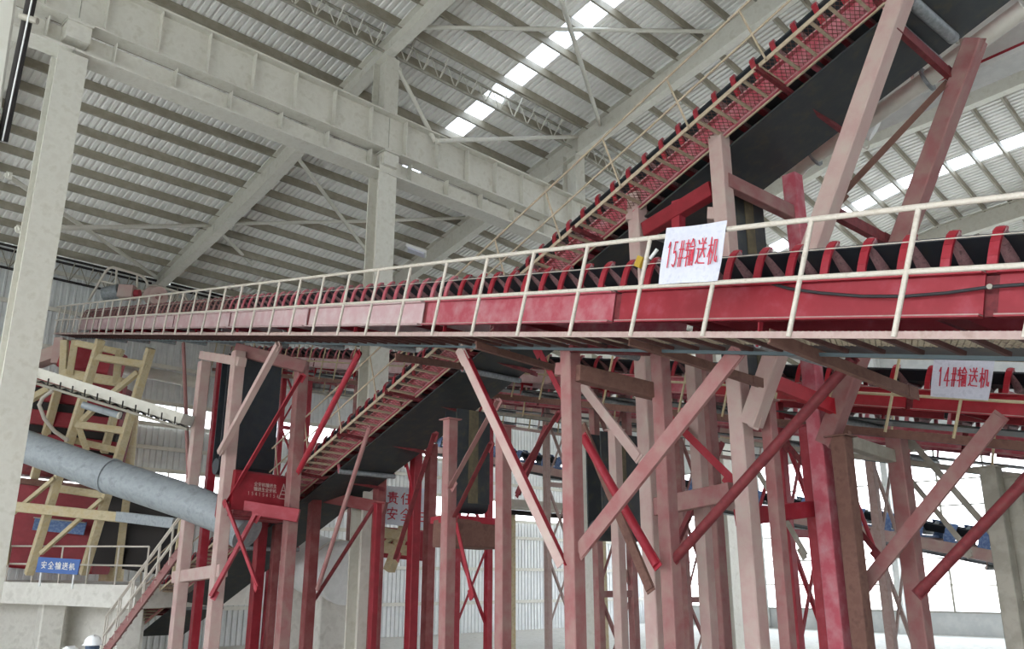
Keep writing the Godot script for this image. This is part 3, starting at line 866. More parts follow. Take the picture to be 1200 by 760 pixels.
	strut("pale bar slanting across the hanging black belt", Vector3(8.865, 7.412, -16.003), Vector3(9.108, 5.413, -18.728), 0.14, 0.12, M.pink_pale)
	strut("red angle brace slanting across the hanging black belt", Vector3(10.168, 7.123, -17.107), Vector3(9.427, 4.098, -18.928), 0.12, 0.12, M.red, "l")
	strut("red pipe strut right of the counterweight tower", Vector3(9.597, 7.002, -14.085), Vector3(10.161, 4.928, -17.024), 0.13, 0.13, M.red, "r")
	strut("thin red and white pole left of the counterweight tower", Vector3(9.664, 8.892, -22.704), Vector3(9.527, 5.061, -21.169), 0.1, 0.1, M.pink, "r")
	strut("thin red brace below the lettered counterweight box", Vector3(9.310, 4.310, -18.739), Vector3(9.119, 2.434, -16.598), 0.1, 0.1, M.red, "l")
	strut("thin red brace crossing below the lettered counterweight box", Vector3(9.738, 3.986, -17.915), Vector3(9.194, 2.243, -18.563), 0.12, 0.12, M.red, "l")
	# counterweight boxes
	var wb := thing("counterweight_box", "red counterweight box with pale lettering and a triangle mark", "counterweight", "", Vector3(10.115, 4.009, -18.762))
	var ba := Vector3(9.489, 4.535, -19.054); var bb := Vector3(10.965, 4.463, -18.944)
	mem(wb, "body", ba, bb, 0.9, 1.05, M.red_deep)
	mem(wb, "rim", Vector3(9.484, 4.086, -18.995), Vector3(10.958, 4.015, -18.867), 1.0, 0.12, M.red_dark)
	# lettering on the camera side of the box
	var fa := Vector3(9.407, 4.808, -18.142); var fb := Vector3(9.788, 4.762, -17.905)
	var dx := (bb - ba).normalized()
	var face := dx.cross(Vector3.UP).normalized() * 0.465
	for r in 2:
		for i in 6:
			var p := ba + dx * (0.48 + 0.095 * i) + Vector3(0, 0.2 - 0.11 * r, 0) + face
			strokes(wb, [GL["quan"], GL["an"], GL["ji"], GL["shu"], GL["song"], GL["sheng"]][(i + r * 3) % 6], p, dx, Vector3.UP, 0.085, 0.09, 0.011, M.pink_pale)
	for i in 9:
		strokes(wb, [GL["1"], GL["5"], GL["4"]][i % 3], ba + dx * (0.34 + 0.09 * i) + Vector3(0, -0.02, 0) + face, dx, Vector3.UP, 0.05, 0.08, 0.008, M.pink_pale)
	strokes(wb, [[[0.0, 0.0], [0.5, 1.0], [1.0, 0.0], [0.0, 0.0]], [[0.3, 0.55], [0.7, 0.55]], [[0.2, 0.3], [0.8, 0.3]]], ba + dx * 1.12 + Vector3(0, -0.02, 0) + face, dx, Vector3.UP, 0.2, 0.34, 0.02, M.pink_pale)
	wb = thing("counterweight_box", "brown and red counterweight box under the dusty black belt", "counterweight", "", Vector3(12.382, 3.248, -13.787))
	mem(wb, "body", Vector3(11.792, 3.544, -13.925), Vector3(12.986, 3.512, -13.809), 0.8, 0.55, M.brown)
	mem(wb, "rim", Vector3(11.803, 3.825, -14.059), Vector3(13.182, 3.785, -13.751), 0.9, 0.14, M.red)
	# middle left posts
	o = thing("conveyor_bent", "red bent with level beam under the lower end of the steep belt", "trestle", "", ground(Vector3(12.193, 4.924, -19.541)))
	leg(o, Vector3(12.191, 5.141, -19.524), box(0.26, 0.26), M.rust, 0.5)
	leg(o, Vector3(13.397, 5.323, -18.409), box(0.26, 0.26), M.rust, 0.5)
	mem(o, "cross_beam", Vector3(12.233, 4.784, -19.996), Vector3(13.368, 4.366, -18.083), 0.2, 0.3, M.rust)
	o = thing("conveyor_bent", "pair of red posts under the steep belt beside the blue white banner", "trestle", "", ground(Vector3(13.703, 5.951, -17.339)))
	leg(o, Vector3(13.702, 5.731, -17.326), box(0.24, 0.24), M.red_deep, 0.5)
	leg(o, Vector3(14.317, 6.031, -17.470), box(0.24, 0.24), M.rust, 0.5)
	post("pinkish post before the hanging dusty belt", Vector3(10.096, 5.399, -11.801), 0.2, M.pink)
	post("red post right of the hanging dusty belt", Vector3(9.960, 5.070, -10.276), 0.2, M.pink)
	post("narrow red post between lettered box and steep belt", Vector3(11.633, 4.332, -21.143), 0.26, M.red_deep)
	post("second narrow red post beside the lettered box", Vector3(12.024, 4.256, -21.022), 0.2, M.rust)
	post("narrow red post behind the blue white banner", Vector3(12.486, 4.368, -17.204), 0.15, M.red_deep)
	post("pale post in front of the take up belt behind the portal trestle", Vector3(12.867, 5.351, -10.228), 0.19, M.pink_pale)
	strut("tan pipe strut rising to the steep walkway", Vector3(10.698, 5.761, -15.170), Vector3(10.869, 2.420, -17.082), 0.1, 0.1, M.pink, "r")
	strut("thin red strut crossing behind the tan pipe strut", Vector3(12.497, 4.376, -17.323), Vector3(12.743, 2.178, -20.083), 0.1, 0.1, M.red_dark, "r")
	strut("pinkish brace before the hanging dusty belt", Vector3(9.857, 5.489, -10.254), Vector3(9.975, 4.147, -11.576), 0.1, 0.1, M.pink, "l")
	strut("dark red brace before the hanging dusty belt", Vector3(10.097, 4.843, -10.689), Vector3(10.193, 3.581, -11.765), 0.09, 0.09, M.red_dark, "l")
	strut("long dark red brace left of the dusty belt", Vector3(10.921, 5.406, -13.175), Vector3(11.036, 3.014, -14.454), 0.11, 0.11, M.red_dark, "l")
	strut("thin red brace under the counterweight box of the dusty belt", Vector3(11.536, 3.711, -13.315), Vector3(11.483, 2.289, -12.719), 0.09, 0.09, M.red, "l")
	strut("thin red brace from the post to the steep belt above the banner", Vector3(13.296, 5.472, -17.283), Vector3(13.257, 4.515, -16.840), 0.08, 0.08, M.red, "l")
	strut("red brace rising from the far bent right of the dusty belt", Vector3(12.905, 4.311, -12.898), Vector3(12.822, 5.625, -11.969), 0.09, 0.09, M.red_dark, "l")
	var bs := conveyor_basis()
	var names := ["nearest", "second", "third", "fourth", "fifth"]
	var i := 0
	for t in [3.5, 8.5, 14.0, 20.0, 26.0]:
		braced_bent("red braced bent under the conveyor with the brown walkway, %s from the right" % names[i], Vector3(13.682, 4.728, -4.656) + bs * Vector3(t, 0.36, 0.9), Vector3(13.682, 4.728, -4.656) + bs * Vector3(t, 0.36, 2.0), M.red if i % 2 == 0 else M.pink)
		i += 1
	i = 0
	for t in [-3.0, 2.0, 7.5, 13.0]:
		var q := Vector3(18.010, 4.817, -6.209)
		braced_bent("dusty braced bent under the pinkish conveyor behind, %s from the right" % names[i], q + bs * Vector3(t, 0.3, 0.9), q + bs * Vector3(t, 0.3, 2.0), M.pink if i % 2 == 0 else M.edge)
		i += 1
	signs()

func braced_bent(label: String, a: Vector3, b: Vector3, mat: Material) -> void:
	var o := thing("braced_bent", label, "trestle", "", ground(a))
	leg(o, a, box(0.18, 0.18), mat, 0.34)
	leg(o, b, box(0.18, 0.18), mat, 0.34)
	var y := a.y - 0.2
	var k := 0
	while y > 1.0 and k < 3:
		var y2 := maxf(y - 2.2, 0.3)
		mem(o, "cross_beam", Vector3(a.x, y, a.z), Vector3(b.x, y, b.z), 0.1, 0.14, mat)
		mem(o, "diagonal", Vector3(a.x, y, a.z), Vector3(b.x, y2, b.z), 0.07, 0.07, mat, "l")
		mem(o, "diagonal", Vector3(a.x, y2, a.z), Vector3(b.x, y, b.z), 0.07, 0.07, mat, "l")
		y = y2
		k += 1

# ---------------------------------------------------------------- writing
var GL := {
	"1": [[[0.25, 0.78], [0.5, 0.97], [0.5, 0.03]]],
	"5": [[[0.8, 0.95], [0.3, 0.95], [0.25, 0.55], [0.6, 0.6], [0.82, 0.4], [0.75, 0.15], [0.5, 0.04], [0.2, 0.12]]],
	"4": [[[0.65, 0.03], [0.65, 0.97], [0.12, 0.3], [0.95, 0.3]]],
	"#": [[[0.38, 0.97], [0.24, 0.03]], [[0.75, 0.97], [0.61, 0.03]], [[0.1, 0.66], [0.95, 0.66]], [[0.05, 0.34], [0.9, 0.34]]],
	"shu": [[[0.02, 0.85], [0.42, 0.85]], [[0.22, 0.98], [0.08, 0.6], [0.42, 0.6]], [[0.26, 0.75], [0.26, 0.02]], [[0.0, 0.32], [0.45, 0.38]], [[0.7, 1.0], [0.47, 0.72]], [[0.7, 1.0], [0.98, 0.74]], [[0.58, 0.72], [0.86, 0.72]], [[0.52, 0.05], [0.52, 0.6], [0.7, 0.6], [0.7, 0.05]], [[0.52, 0.42], [0.7, 0.42]], [[0.52, 0.25], [0.7, 0.25]], [[0.8, 0.6], [0.8, 0.2]], [[0.93, 0.65], [0.93, 0.05], [0.86, 0.08]]],
	"song": [[[0.48, 0.98], [0.55, 0.86]], [[0.82, 0.98], [0.72, 0.84]], [[0.4, 0.8], [0.92, 0.8]], [[0.35, 0.6], [0.97, 0.6]], [[0.65, 0.8], [0.62, 0.55], [0.4, 0.3]], [[0.65, 0.58], [0.92, 0.3]], [[0.12, 0.92], [0.22, 0.8]], [[0.05, 0.62], [0.22, 0.62], [0.2, 0.25], [0.05, 0.1]], [[0.18, 0.22], [0.35, 0.1], [0.98, 0.08]]],
	"ji": [[[0.02, 0.7], [0.42, 0.7]], [[0.22, 0.98], [0.22, 0.02]], [[0.22, 0.65], [0.03, 0.3]], [[0.24, 0.6], [0.42, 0.42]], [[0.42, 0.05], [0.55, 0.45], [0.55, 0.88], [0.8, 0.88], [0.8, 0.15], [0.97, 0.1], [0.97, 0.28]]],
	"an": [[[0.5, 1.0], [0.52, 0.88]], [[0.1, 0.7], [0.1, 0.83], [0.9, 0.83], [0.88, 0.7]], [[0.45, 0.75], [0.3, 0.4], [0.75, 0.1]], [[0.68, 0.55], [0.5, 0.2], [0.15, 0.05]], [[0.08, 0.5], [0.92, 0.5]]],
	"quan": [[[0.05, 0.55], [0.5, 0.98], [0.95, 0.55]], [[0.28, 0.52], [0.72, 0.52]], [[0.25, 0.3], [0.75, 0.3]], [[0.1, 0.05], [0.9, 0.05]], [[0.5, 0.52], [0.5, 0.05]]],
	"sheng": [[[0.3, 0.95], [0.15, 0.65]], [[0.25, 0.75], [0.85, 0.75]], [[0.2, 0.42], [0.82, 0.42]], [[0.05, 0.06], [0.95, 0.06]], [[0.52, 0.98], [0.52, 0.06]]],
	"ze": [[[0.15, 0.9], [0.85, 0.9]], [[0.2, 0.76], [0.8, 0.76]], [[0.05, 0.62], [0.95, 0.62]], [[0.5, 1.0], [0.5, 0.62]], [[0.25, 0.18], [0.25, 0.5], [0.75, 0.5], [0.75, 0.18]], [[0.5, 0.4], [0.45, 0.2], [0.1, 0.02]], [[0.58, 0.18], [0.9, 0.02]]],
	"ren": [[[0.3, 0.98], [0.03, 0.55]], [[0.2, 0.7], [0.2, 0.02]], [[0.85, 0.92], [0.45, 0.82]], [[0.38, 0.48], [0.98, 0.48]], [[0.65, 0.85], [0.65, 0.08]], [[0.42, 0.08], [0.92, 0.08]]],
}

# one character as brushed strokes lying on a face
func strokes(o: Node, g: Array, at: Vector3, dx: Vector3, dy: Vector3, w: float, h: float, wide: float, mat: Material) -> void:
	var st := begin()
	var nrm := dx.cross(dy).normalized()
	for line in g:
		for i in line.size() - 1:
			var a: Vector3 = at + dx * line[i][0] * w + dy * line[i][1] * h
			var b: Vector3 = at + dx * line[i + 1][0] * w + dy * line[i + 1][1] * h
			var d := (b - a).normalized() * wide * 0.4
			ext(st, flat(wide, 0.003), a - d, b + d, nrm)
	done(st, "character", mat, o)

# a cloth with soft folds between four corners
func cloth(o: Node, tl: Vector3, tr: Vector3, bl: Vector3, br: Vector3, mat: Material, amp: float) -> void:
	var st := begin()
	st.set_smooth_group(0)
	var nn := 14
	var nrm := (tr - tl).cross(tl - bl).normalized()
	var g := []
	for side in 2:
		for j in nn + 1:
			for i in nn + 1:
				var u := i / float(nn); var v := j / float(nn)
				var p := tl.lerp(tr, u).lerp(bl.lerp(br, u), v) - OFF
				p += nrm * (sin(u * 9.0 + v * 4.0) * amp * (0.3 + v) + sin(u * 3.0 - v * 7.0) * amp * 0.6 - side * 0.004)
				p -= (tl - bl) * 0.02 * sin(u * PI) * (1.0 - v)
				g.append(p)
	var m := (nn + 1) * (nn + 1)
	for j in nn:
		for i in nn:
			var k := j * (nn + 1) + i
			tri(st, g[k], g[k + 1], g[k + nn + 2]); tri(st, g[k], g[k + nn + 2], g[k + nn + 1])
			tri(st, g[m + k], g[m + k + nn + 2], g[m + k + 1]); tri(st, g[m + k], g[m + k + nn + 1], g[m + k + nn + 2])
	done(st, "cloth", mat, o)

func writing(o: Node, txt: Array, tl: Vector3, tr: Vector3, bl: Vector3, x0: float, x1: float, y0: float, y1: float, wide: float, lift: float, mat: Material, widths: Array) -> void:
	var dx := (tr - tl); var dy := (tl - bl)
	var n := dx.cross(dy).normalized()
	var total := 0.0
	for w in widths: total += w
	var x := x0
	for i in txt.size():
		var cw: float = (x1 - x0) * widths[i] / total
		strokes(o, GL[txt[i]], bl + dx * x + dy * y0 + n * lift, dx.normalized(), dy.normalized(), cw * 0.82 * dx.length(), (y1 - y0) * dy.length(), wide, mat)
		x += cw

func signs() -> void:
	var tl := Vector3(7.106, 6.185, -4.855); var tr := Vector3(7.038, 6.016, -4.090); var bl := Vector3(7.120, 5.594, -5.010); var br := Vector3(7.052, 5.425, -4.253)
	var o := thing("cloth_sign", "white cloth sign with red characters hung on the near handrail", "sign", "", bl)
	cloth(o, tl, tr, bl, br, M.cloth, 0.006)
	writing(o, ["1", "5", "#", "shu", "song", "ji"], tl, tr, bl, 0.09, 0.97, 0.27, 0.74, 0.013, 0.016, M.ink, [0.6, 0.6, 0.65, 1.1, 1.1, 1.1])
	tl = Vector3(13.563, 5.856, -4.535); tr = Vector3(13.486, 5.673, -3.672); bl = Vector3(13.575, 5.292, -4.665); br = Vector3(13.502, 5.098, -3.853)
	o = thing("cloth_sign", "white cloth sign with red characters on the lower right conveyor rail", "sign", "", bl)
	cloth(o, tl, tr, bl, br, M.cloth, 0.006)
	writing(o, ["1", "4", "#", "shu", "song", "ji"], tl, tr, bl, 0.11, 0.97, 0.27, 0.78, 0.018, 0.016, M.ink, [0.6, 0.75, 0.65, 1.1, 1.1, 1.1])
	tl = Vector3(14.181, 5.204, -20.104); tr = Vector3(15.816, 5.129, -19.400); bl = Vector3(14.368, 4.153, -20.360); br = Vector3(16.024, 4.052, -19.645)
	o = thing("banner", "large pale blue white banner with faint red characters behind the red posts", "banner", "", bl)
	cloth(o, tl, tr, bl, br, M.cloth_blue, 0.01)
	writing(o, ["ze", "ren"], tl, tr, bl, 0.33, 0.78, 0.54, 0.84, 0.03, 0.03, M.ink, [1, 1])
	writing(o, ["an", "quan", "sheng"], tl, tr, bl, 0.33, 1.0, 0.12, 0.44, 0.03, 0.03, M.ink, [1, 1, 1])
	# cable along the near beam
	var pts := [Vector3(7.972, 5.623, -4.206), Vector3(7.929, 5.484, -3.952), Vector3(7.879, 5.345, -3.617), Vector3(7.819, 5.190, -3.175), Vector3(7.784, 5.086, -2.774), Vector3(7.750, 5.021, -2.400), Vector3(7.719, 4.983, -2.049), Vector3(7.687, 4.918, -1.696)]
	var cb := thing("cable", "black cable drooping along the near red beam at right", "cable", "", pts[0])
	var st := begin()
	tube(st, pts, 0.016, 8)
	done(st, "sheath", M.cable, cb)
	for i in [0, 6]:
		rod(cb, "clip", pts[i] - Vector3(0.02, 0, 0), pts[i] + Vector3(0.02, 0, 0), 0.024, M.steel_dark)
	# pull cord switch
	var sw := thing("pull_switch", "small yellow pull cord switch among the idlers left of the cloth sign", "switch", "", Vector3(8.128, 6.056, -5.961))
	rod(sw, "stem", Vector3(8.131, 6.064, -5.988), Vector3(8.131, 6.298, -5.989), 0.02, M.pink_pale)
	bar(sw, "housing", Vector3(8.132, 6.313, -6.002), Vector3(8.125, 6.425, -5.925), box(0.09, 0.1), M.yellow)
	rod(sw, "lever", Vector3(8.093, 6.357, -5.789), Vector3(8.083, 6.444, -5.674), 0.022, M.white)
	var cord := thing("safety_rope", "thin pale safety rope stretched along the near idlers", "rope", "", Vector3(7.810, 5.522, -2.280))
	rod(cord, "strand", Vector3(7.375, 4.441, 2.583), Vector3(10.763, 12.869, -35.345), 0.006, M.rail)

func left_side() -> void:
	# head of the long conveyor
	var hb := conveyor_basis()
	var o := thing("head_pulley", "dusty head pulley with pale cover plates at the far left end of the long conveyor", "pulley", "", Vector3(11.613, 12.662, -36.652))
	rod(o, "drum", Vector3(10.891, 12.775, -36.999), Vector3(12.385, 12.775, -36.866), 0.42, M.belt, 20)
	rod(o, "shaft", Vector3(10.642, 12.775, -37.022), Vector3(12.634, 12.775, -36.844), 0.09, M.steel_dark, 10)
	for p in [Vector3(10.742, 12.775, -37.013), Vector3(12.534, 12.775, -36.853)]:
		bar(o, "bearing_block", p - hb.x * 0.25, p + hb.x * 0.25, box(0.16, 0.3), M.red_bright)
	bar(o, "cover_plate", Vector3(11.574, 13.231, -36.220), Vector3(11.717, 13.382, -37.819), flat(1.7, 0.05), M.pink_pale)
	bar(o, "cover_plate", Vector3(11.717, 13.382, -37.819), Vector3(11.783, 12.367, -38.553), flat(1.7, 0.05), M.pink_pale, hb.x)
	bar(o, "cover_plate", Vector3(10.719, 12.618, -36.535), Vector3(10.877, 12.910, -38.307), flat(0.05, 1.0), M.pink_pale)
	var cage := thing("guard_cage", "rounded cream pipe guard frames above the far left conveyor head", "guard rail", "", Vector3(11.288, 13.121, -32.855))
	for k in 2:
		var dz: Vector3 = hb.z * 1.6 * k - hb.y * 0.35 * k
		var loop := [Vector3(10.495, 12.901, -33.731), Vector3(10.738, 13.969, -33.044), Vector3(10.804, 14.095, -32.925), Vector3(10.914, 14.126, -32.803), Vector3(11.673, 13.844, -32.172), Vector3(11.832, 13.749, -32.054), Vector3(11.935, 13.592, -32.018), Vector3(12.147, 13.027, -32.045)]
		var st := begin()
		var pts := []
		for q in loop: pts.append(q + dz)
		tube(st, pts, 0.05, 8)
		done(st, "hoop", M.rail, cage)
		rod(cage, "rail", Vector3(10.670, 13.624, -33.255) + dz, Vector3(12.061, 13.215, -32.051) + dz, 0.04, M.rail)
		rod(cage, "upright", Vector3(11.014, 14.095, -32.718) + dz, Vector3(11.139, 13.278, -32.937) + dz, 0.04, M.rail)
		rod(cage, "upright", Vector3(11.626, 13.844, -32.218) + dz, Vector3(11.767, 13.058, -32.407) + dz, 0.04, M.rail)
	var mo := thing("drive_motor", "dusty grey drive motor and gearbox beside the far left conveyor head", "motor", "", Vector3(11.226, 13.026, -32.662))
	rod(mo, "motor_body", Vector3(10.803, 13.057, -33.068), Vector3(11.193, 13.182, -32.629), 0.28, M.roller_grey, 16)
	bar(mo, "gearbox", Vector3(11.223, 13.151, -32.613), Vector3(11.623, 13.120, -32.230), box(0.5, 0.5), M.pink_pale)
	rod(mo, "coupling", Vector3(11.630, 13.089, -32.237), Vector3(11.769, 13.089, -32.099), 0.16, M.red, 12)
	var dr := thing("cover_drum", "round pinkish pulley guard right of the pipe frames", "guard", "", Vector3(11.901, 12.772, -30.927))
	rod(dr, "rim", Vector3(11.908, 12.835, -31.188), Vector3(11.923, 12.678, -30.652), 0.36, M.pink_pale, 20)
	rod(dr, "hub", Vector3(11.922, 12.867, -31.307), Vector3(11.908, 12.646, -30.533), 0.12, M.pink, 12)

	# cream transfer tower
	o = thing("transfer_tower", "cream steel tower with leaning legs around the red screen at left", "tower", "", ground(Vector3(9.680, 3.628, -29.618)))
	var ms := [
		["leg", Vector3(9.102, 9.846, -27.584), Vector3(8.975, 2.806, -30.660), 0.24], ["leg", Vector3(10.280, 9.589, -26.527), Vector3(10.195, 2.806, -29.453), 0.24],
		["leg", Vector3(9.087, 8.782, -30.979), Vector3(9.115, 5.912, -32.154), 0.24], ["leg", Vector3(7.733, 8.881, -30.076), Vector3(8.493, 3.123, -31.737), 0.3],
		["leg", Vector3(11.067, 5.265, -29.027), Vector3(11.366, 2.707, -29.804), 0.24], ["leg", Vector3(11.184, 4.408, -24.869), Vector3(11.366, 2.695, -25.406), 0.24],
		["beam", Vector3(9.095, 9.332, -27.806), Vector3(10.331, 9.075, -26.692), 0.22], ["beam", Vector3(9.101, 7.302, -28.651), Vector3(10.249, 7.097, -27.601), 0.22],
		["beam", Vector3(9.168, 6.945, -29.468), Vector3(10.410, 6.578, -28.394), 0.2], ["beam", Vector3(7.862, 4.819, -30.182), Vector3(10.481, 4.466, -27.741), 0.3],
		["diagonal", Vector3(8.264, 8.382, -29.026), Vector3(7.784, 7.945, -29.684), 0.2], ["diagonal", Vector3(10.145, 8.870, -26.962), Vector3(9.675, 8.202, -27.707), 0.16],
		["diagonal", Vector3(9.155, 7.225, -28.630), Vector3(9.496, 6.506, -28.594), 0.16], ["diagonal", Vector3(9.371, 7.739, -28.201), Vector3(9.139, 7.302, -28.614), 0.16],
		["diagonal", Vector3(10.028, 5.039, -28.242), Vector3(9.011, 3.413, -29.929), 0.12], ["diagonal", Vector3(8.845, 5.649, -29.157), Vector3(7.952, 4.328, -30.593), 0.12],
		["post", Vector3(10.246, 7.770, -28.790), Vector3(10.255, 6.597, -29.273), 0.22], ["beam", Vector3(9.421, 5.478, -30.566), Vector3(10.534, 5.265, -29.555), 0.24],
	]
	for e in ms:
		mem(o, e[0], e[1], e[2], e[3], e[3], M.cream)
	mem(o, "beam", Vector3(10.438, 4.492, -27.773), Vector3(11.070, 4.194, -25.071), 0.3, 0.3, M.duct)
	# chute under the head pulley
	o = thing("transfer_chute", "dark red chute box in a cream frame under the conveyor head", "chute", "", Vector3(9.787, 9.058, -30.172))
	mem(o, "body", Vector3(9.427, 10.080, -31.566), Vector3(10.716, 9.795, -30.412), 1.2, 0.95, M.red)
	for e in [[Vector3(8.793, 10.276, -30.058), Vector3(9.015, 9.024, -30.363)], [Vector3(8.972, 10.222, -29.610), Vector3(9.078, 9.141, -29.958)], [Vector3(10.012, 9.846, -28.446), Vector3(10.146, 8.826, -28.740)]]:
		mem(o, "frame_post", e[0], e[1], 0.22, 0.22, M.cream)
	mem(o, "frame_beam", Vector3(8.975, 9.214, -30.323), Vector3(10.305, 8.826, -28.583), 0.24, 0.3, M.cream)
	mem(o, "frame_beam", Vector3(9.035, 10.114, -29.593), Vector3(10.108, 9.766, -28.384), 0.2, 0.2, M.cream)
	o = thing("dust_hood", "pinkish white dust hood left of the chute box", "hood", "", Vector3(9.016, 10.023, -31.997))
	var st2 := begin()
	ext(st2, V2([-0.5, -0.45, 0.5, -0.45, 0.5, 0.45, -0.5, 0.45]), Vector3(9.192, 10.195, -31.752), Vector3(9.403, 10.195, -31.542))
	done(st2, "throat", M.pink_pale, o)
	bar(o, "cone", Vector3(8.537, 9.881, -32.530), Vector3(9.222, 10.252, -31.698), V2([-0.25, -0.22, 0.25, -0.22, 0.25, 0.22, -0.25, 0.22]), M.pink_pale)
	# vibrating screen
	o = thing("vibrating_screen", "large red vibrating screen with shaded gaps drawn dark behind the cream legs", "screen", "", Vector3(10.277, 6.026, -32.425))
	mem(o, "body", Vector3(9.110, 7.911, -34.257), Vector3(11.680, 7.557, -31.864), 1.6, 3.4, M.red_dark)
	for e in [[444, 0.42], [462, 0.3], [486, 0.5], [510, 0.34], [527, 0.42]]:
		var y: float = e[0]
		var a: Vector3 = Vector3(8.326, 9.248, -32.417) + Vector3(0, (444.0 - y) * 0.0295, 0)
		var b: Vector3 = Vector3(10.917, 8.854, -30.020) + Vector3(0, (444.0 - y) * 0.0295, 0)
		mem(o, "side_beam", a, b, 0.3, e[1], M.red_deep)
	for e in [[454, 0.2], [474, 0.34], [499, 0.3], [519, 0.25]]:  # dark bars stand for the shade in the gaps between decks
		var y: float = e[0]
		var a: Vector3 = Vector3(8.404, 9.293, -32.615) + Vector3(0, (444.0 - y) * 0.0295, 0)
		var b: Vector3 = Vector3(10.970, 8.896, -30.244) + Vector3(0, (444.0 - y) * 0.0295, 0)
		mem(o, "gap_shade", a, b, 0.3, e[1], M.dark)
	o = thing("screen_hopper", "deep red discharge hopper below the grey duct at left", "hopper", "", Vector3(10.103, 3.152, -32.334))
	mem(o, "body", Vector3(8.978, 4.541, -34.332), Vector3(11.664, 4.256, -31.795), 1.4, 2.9, M.red_deep)
	mem(o, "recess_shade", Vector3(11.458, 4.285, -31.253), Vector3(12.474, 3.932, -28.195), 1.0, 2.3, M.dark)  # solid dark block stands in for the shade of a recess
	mem(o, "rim", Vector3(8.565, 5.846, -32.580), Vector3(10.919, 5.515, -30.390), 0.3, 0.2, M.brown)
	for i in 4:
		mem(o, "rib", Vector3(11.211, 4.311, -30.752) + Vector3(0.1, 0.75 - 0.5 * i, 0), Vector3(11.552, 4.245, -30.149) + Vector3(0, 0.75 - 0.5 * i, 0), 0.12, 0.2, M.pink_pale)
	o = thing("plate", "faded blue plate on the deep red hopper", "plate", "", Vector3(9.937, 4.233, -31.458))
	bar(o, "panel", Vector3(9.340, 4.433, -32.184), Vector3(10.593, 4.269, -31.015), flat(0.05, 0.42), M.blue_pale)
	bar(o, "edge", Vector3(9.284, 4.621, -32.088), Vector3(10.534, 4.457, -30.920), flat(0.08, 0.04), M.steel_dark)
	o = thing("notice_board", "blue notice board with white characters on the concrete platform", "sign", "", Vector3(8.732, 2.787, -27.239))
	var ba := Vector3(8.263, 3.043, -27.595); var bb := Vector3(9.125, 2.973, -26.772)
	bar(o, "board", ba, bb, flat(0.04, 0.42), M.blue)
	var dx := (bb - ba).normalized()
	var nf := dx.cross(Vector3.UP).normalized() * 0.03
	var i2 := 0
	for g in ["an", "quan", "shu", "song", "ji"]:
		strokes(o, GL[g], ba + dx * (0.12 + 0.2 * i2) + Vector3(0, -0.1, 0) + nf, dx, Vector3.UP, 0.16, 0.2, 0.02, M.white)
		i2 += 1
	for e in [Vector3(8.401, 3.045, -27.605), Vector3(9.076, 2.975, -26.967)]:
		rod(o, "stand", e - Vector3(0, 0.6, 0), e, 0.03, M.white)
	# big duct
	o = thing("dust_duct", "large grey dust duct sloping down behind the left column", "duct", "", Vector3(8.325, 5.255, -23.672))
	var path := [Vector3(5.714, 7.263, -29.082), Vector3(6.897, 6.323, -26.838), Vector3(8.531, 5.224, -23.629), Vector3(9.596, 4.474, -21.129), Vector3(10.077, 4.119, -20.215), Vector3(10.378, 3.678, -19.515)]
	st2 = begin()
	tube(st2, path, 0.44, 24)
	done(st2, "pipe", M.duct, o)
	for q in [[Vector3(8.494, 5.246, -23.656), Vector3(8.535, 5.221, -23.582)], [Vector3(6.897, 6.323, -26.838), Vector3(6.853, 6.352, -26.928)]]:
		rod(o, "flange_ring", q[0], q[1], 0.47, M.duct, 24)
	o = thing("pipe", "pale grey level pipe behind the cream tower", "pipe", "", Vector3(13.078, 10.138, -32.335))
	rod(o, "tube", Vector3(11.947, 10.420, -33.335), Vector3(14.209, 9.855, -31.335), 0.22, M.steel, 14)
	for q in [[Vector3(12.586, 10.263, -32.769), Vector3(12.610, 10.257, -32.747)], [Vector3(13.693, 9.984, -31.791), Vector3(13.718, 9.977, -31.770)]]:
		rod(o, "flange_ring", q[0], q[1], 0.27, M.steel, 14)
	o = thing("silo_column", "pale cream round pillar behind the red screen", "pillar", "", ground(Vector3(12.804, 6.997, -33.922)))
	rod(o, "shaft", ground(Vector3(12.804, 6.997, -33.922)), Vector3(12.354, 9.258, -33.420), 0.42, M.cream, 18)
	rod(o, "base_ring", ground(Vector3(12.804, 6.997, -33.922)), ground(Vector3(12.804, 6.997, -33.922)) + Vector3(0, 0.1, 0), 0.55, M.cream, 18)
	# cable bridge
	o = thing("cable_bridge", "grey plate cable bridge with dark lattice sloping behind the left column", "bridge", "", Vector3(7.939, 7.097, -23.282))
	bar(o, "tray", Vector3(5.356, 8.639, -26.658), Vector3(9.199, 6.447, -20.842), flat(0.5, 0.26), M.steel)
	var ta := Vector3(5.306, 8.204, -26.156); var tb := Vector3(9.031, 6.138, -20.404)
	var tc := Vector3(5.564, 8.588, -27.501); var td := Vector3(9.529, 6.424, -21.552)
	rod(o, "chord", ta, tb, 0.04, M.steel_dark, 6)
	rod(o, "chord", tc, td, 0.04, M.steel_dark, 6)
	for i in 18:
		var u := i / 18.0
		rod(o, "lacing", ta.lerp(tb, u), tc.lerp(td, u + 0.027), 0.025, M.dark, 5)
		rod(o, "lacing", tc.lerp(td, u + 0.027), ta.lerp(tb, u + 0.055), 0.025, M.dark, 5)
		rod(o, "lacing", ta.lerp(tb, u), ta.lerp(tb, u) + Vector3(0, 0.22, 0), 0.02, M.dark, 5)
	# fixed lamp under the bridge
	o = thing("tube_lamp", "pale tube shaped lamp under the cable bridge", "lamp", "", Vector3(7.793, 6.704, -22.858))
	rod(o, "housing", Vector3(7.423, 6.913, -23.136), Vector3(8.128, 6.662, -22.544), 0.09, M.duct, 12)
	rod(o, "end_cap", Vector3(8.128, 6.662, -22.544), Vector3(8.162, 6.649, -22.516), 0.1, M.steel, 12)
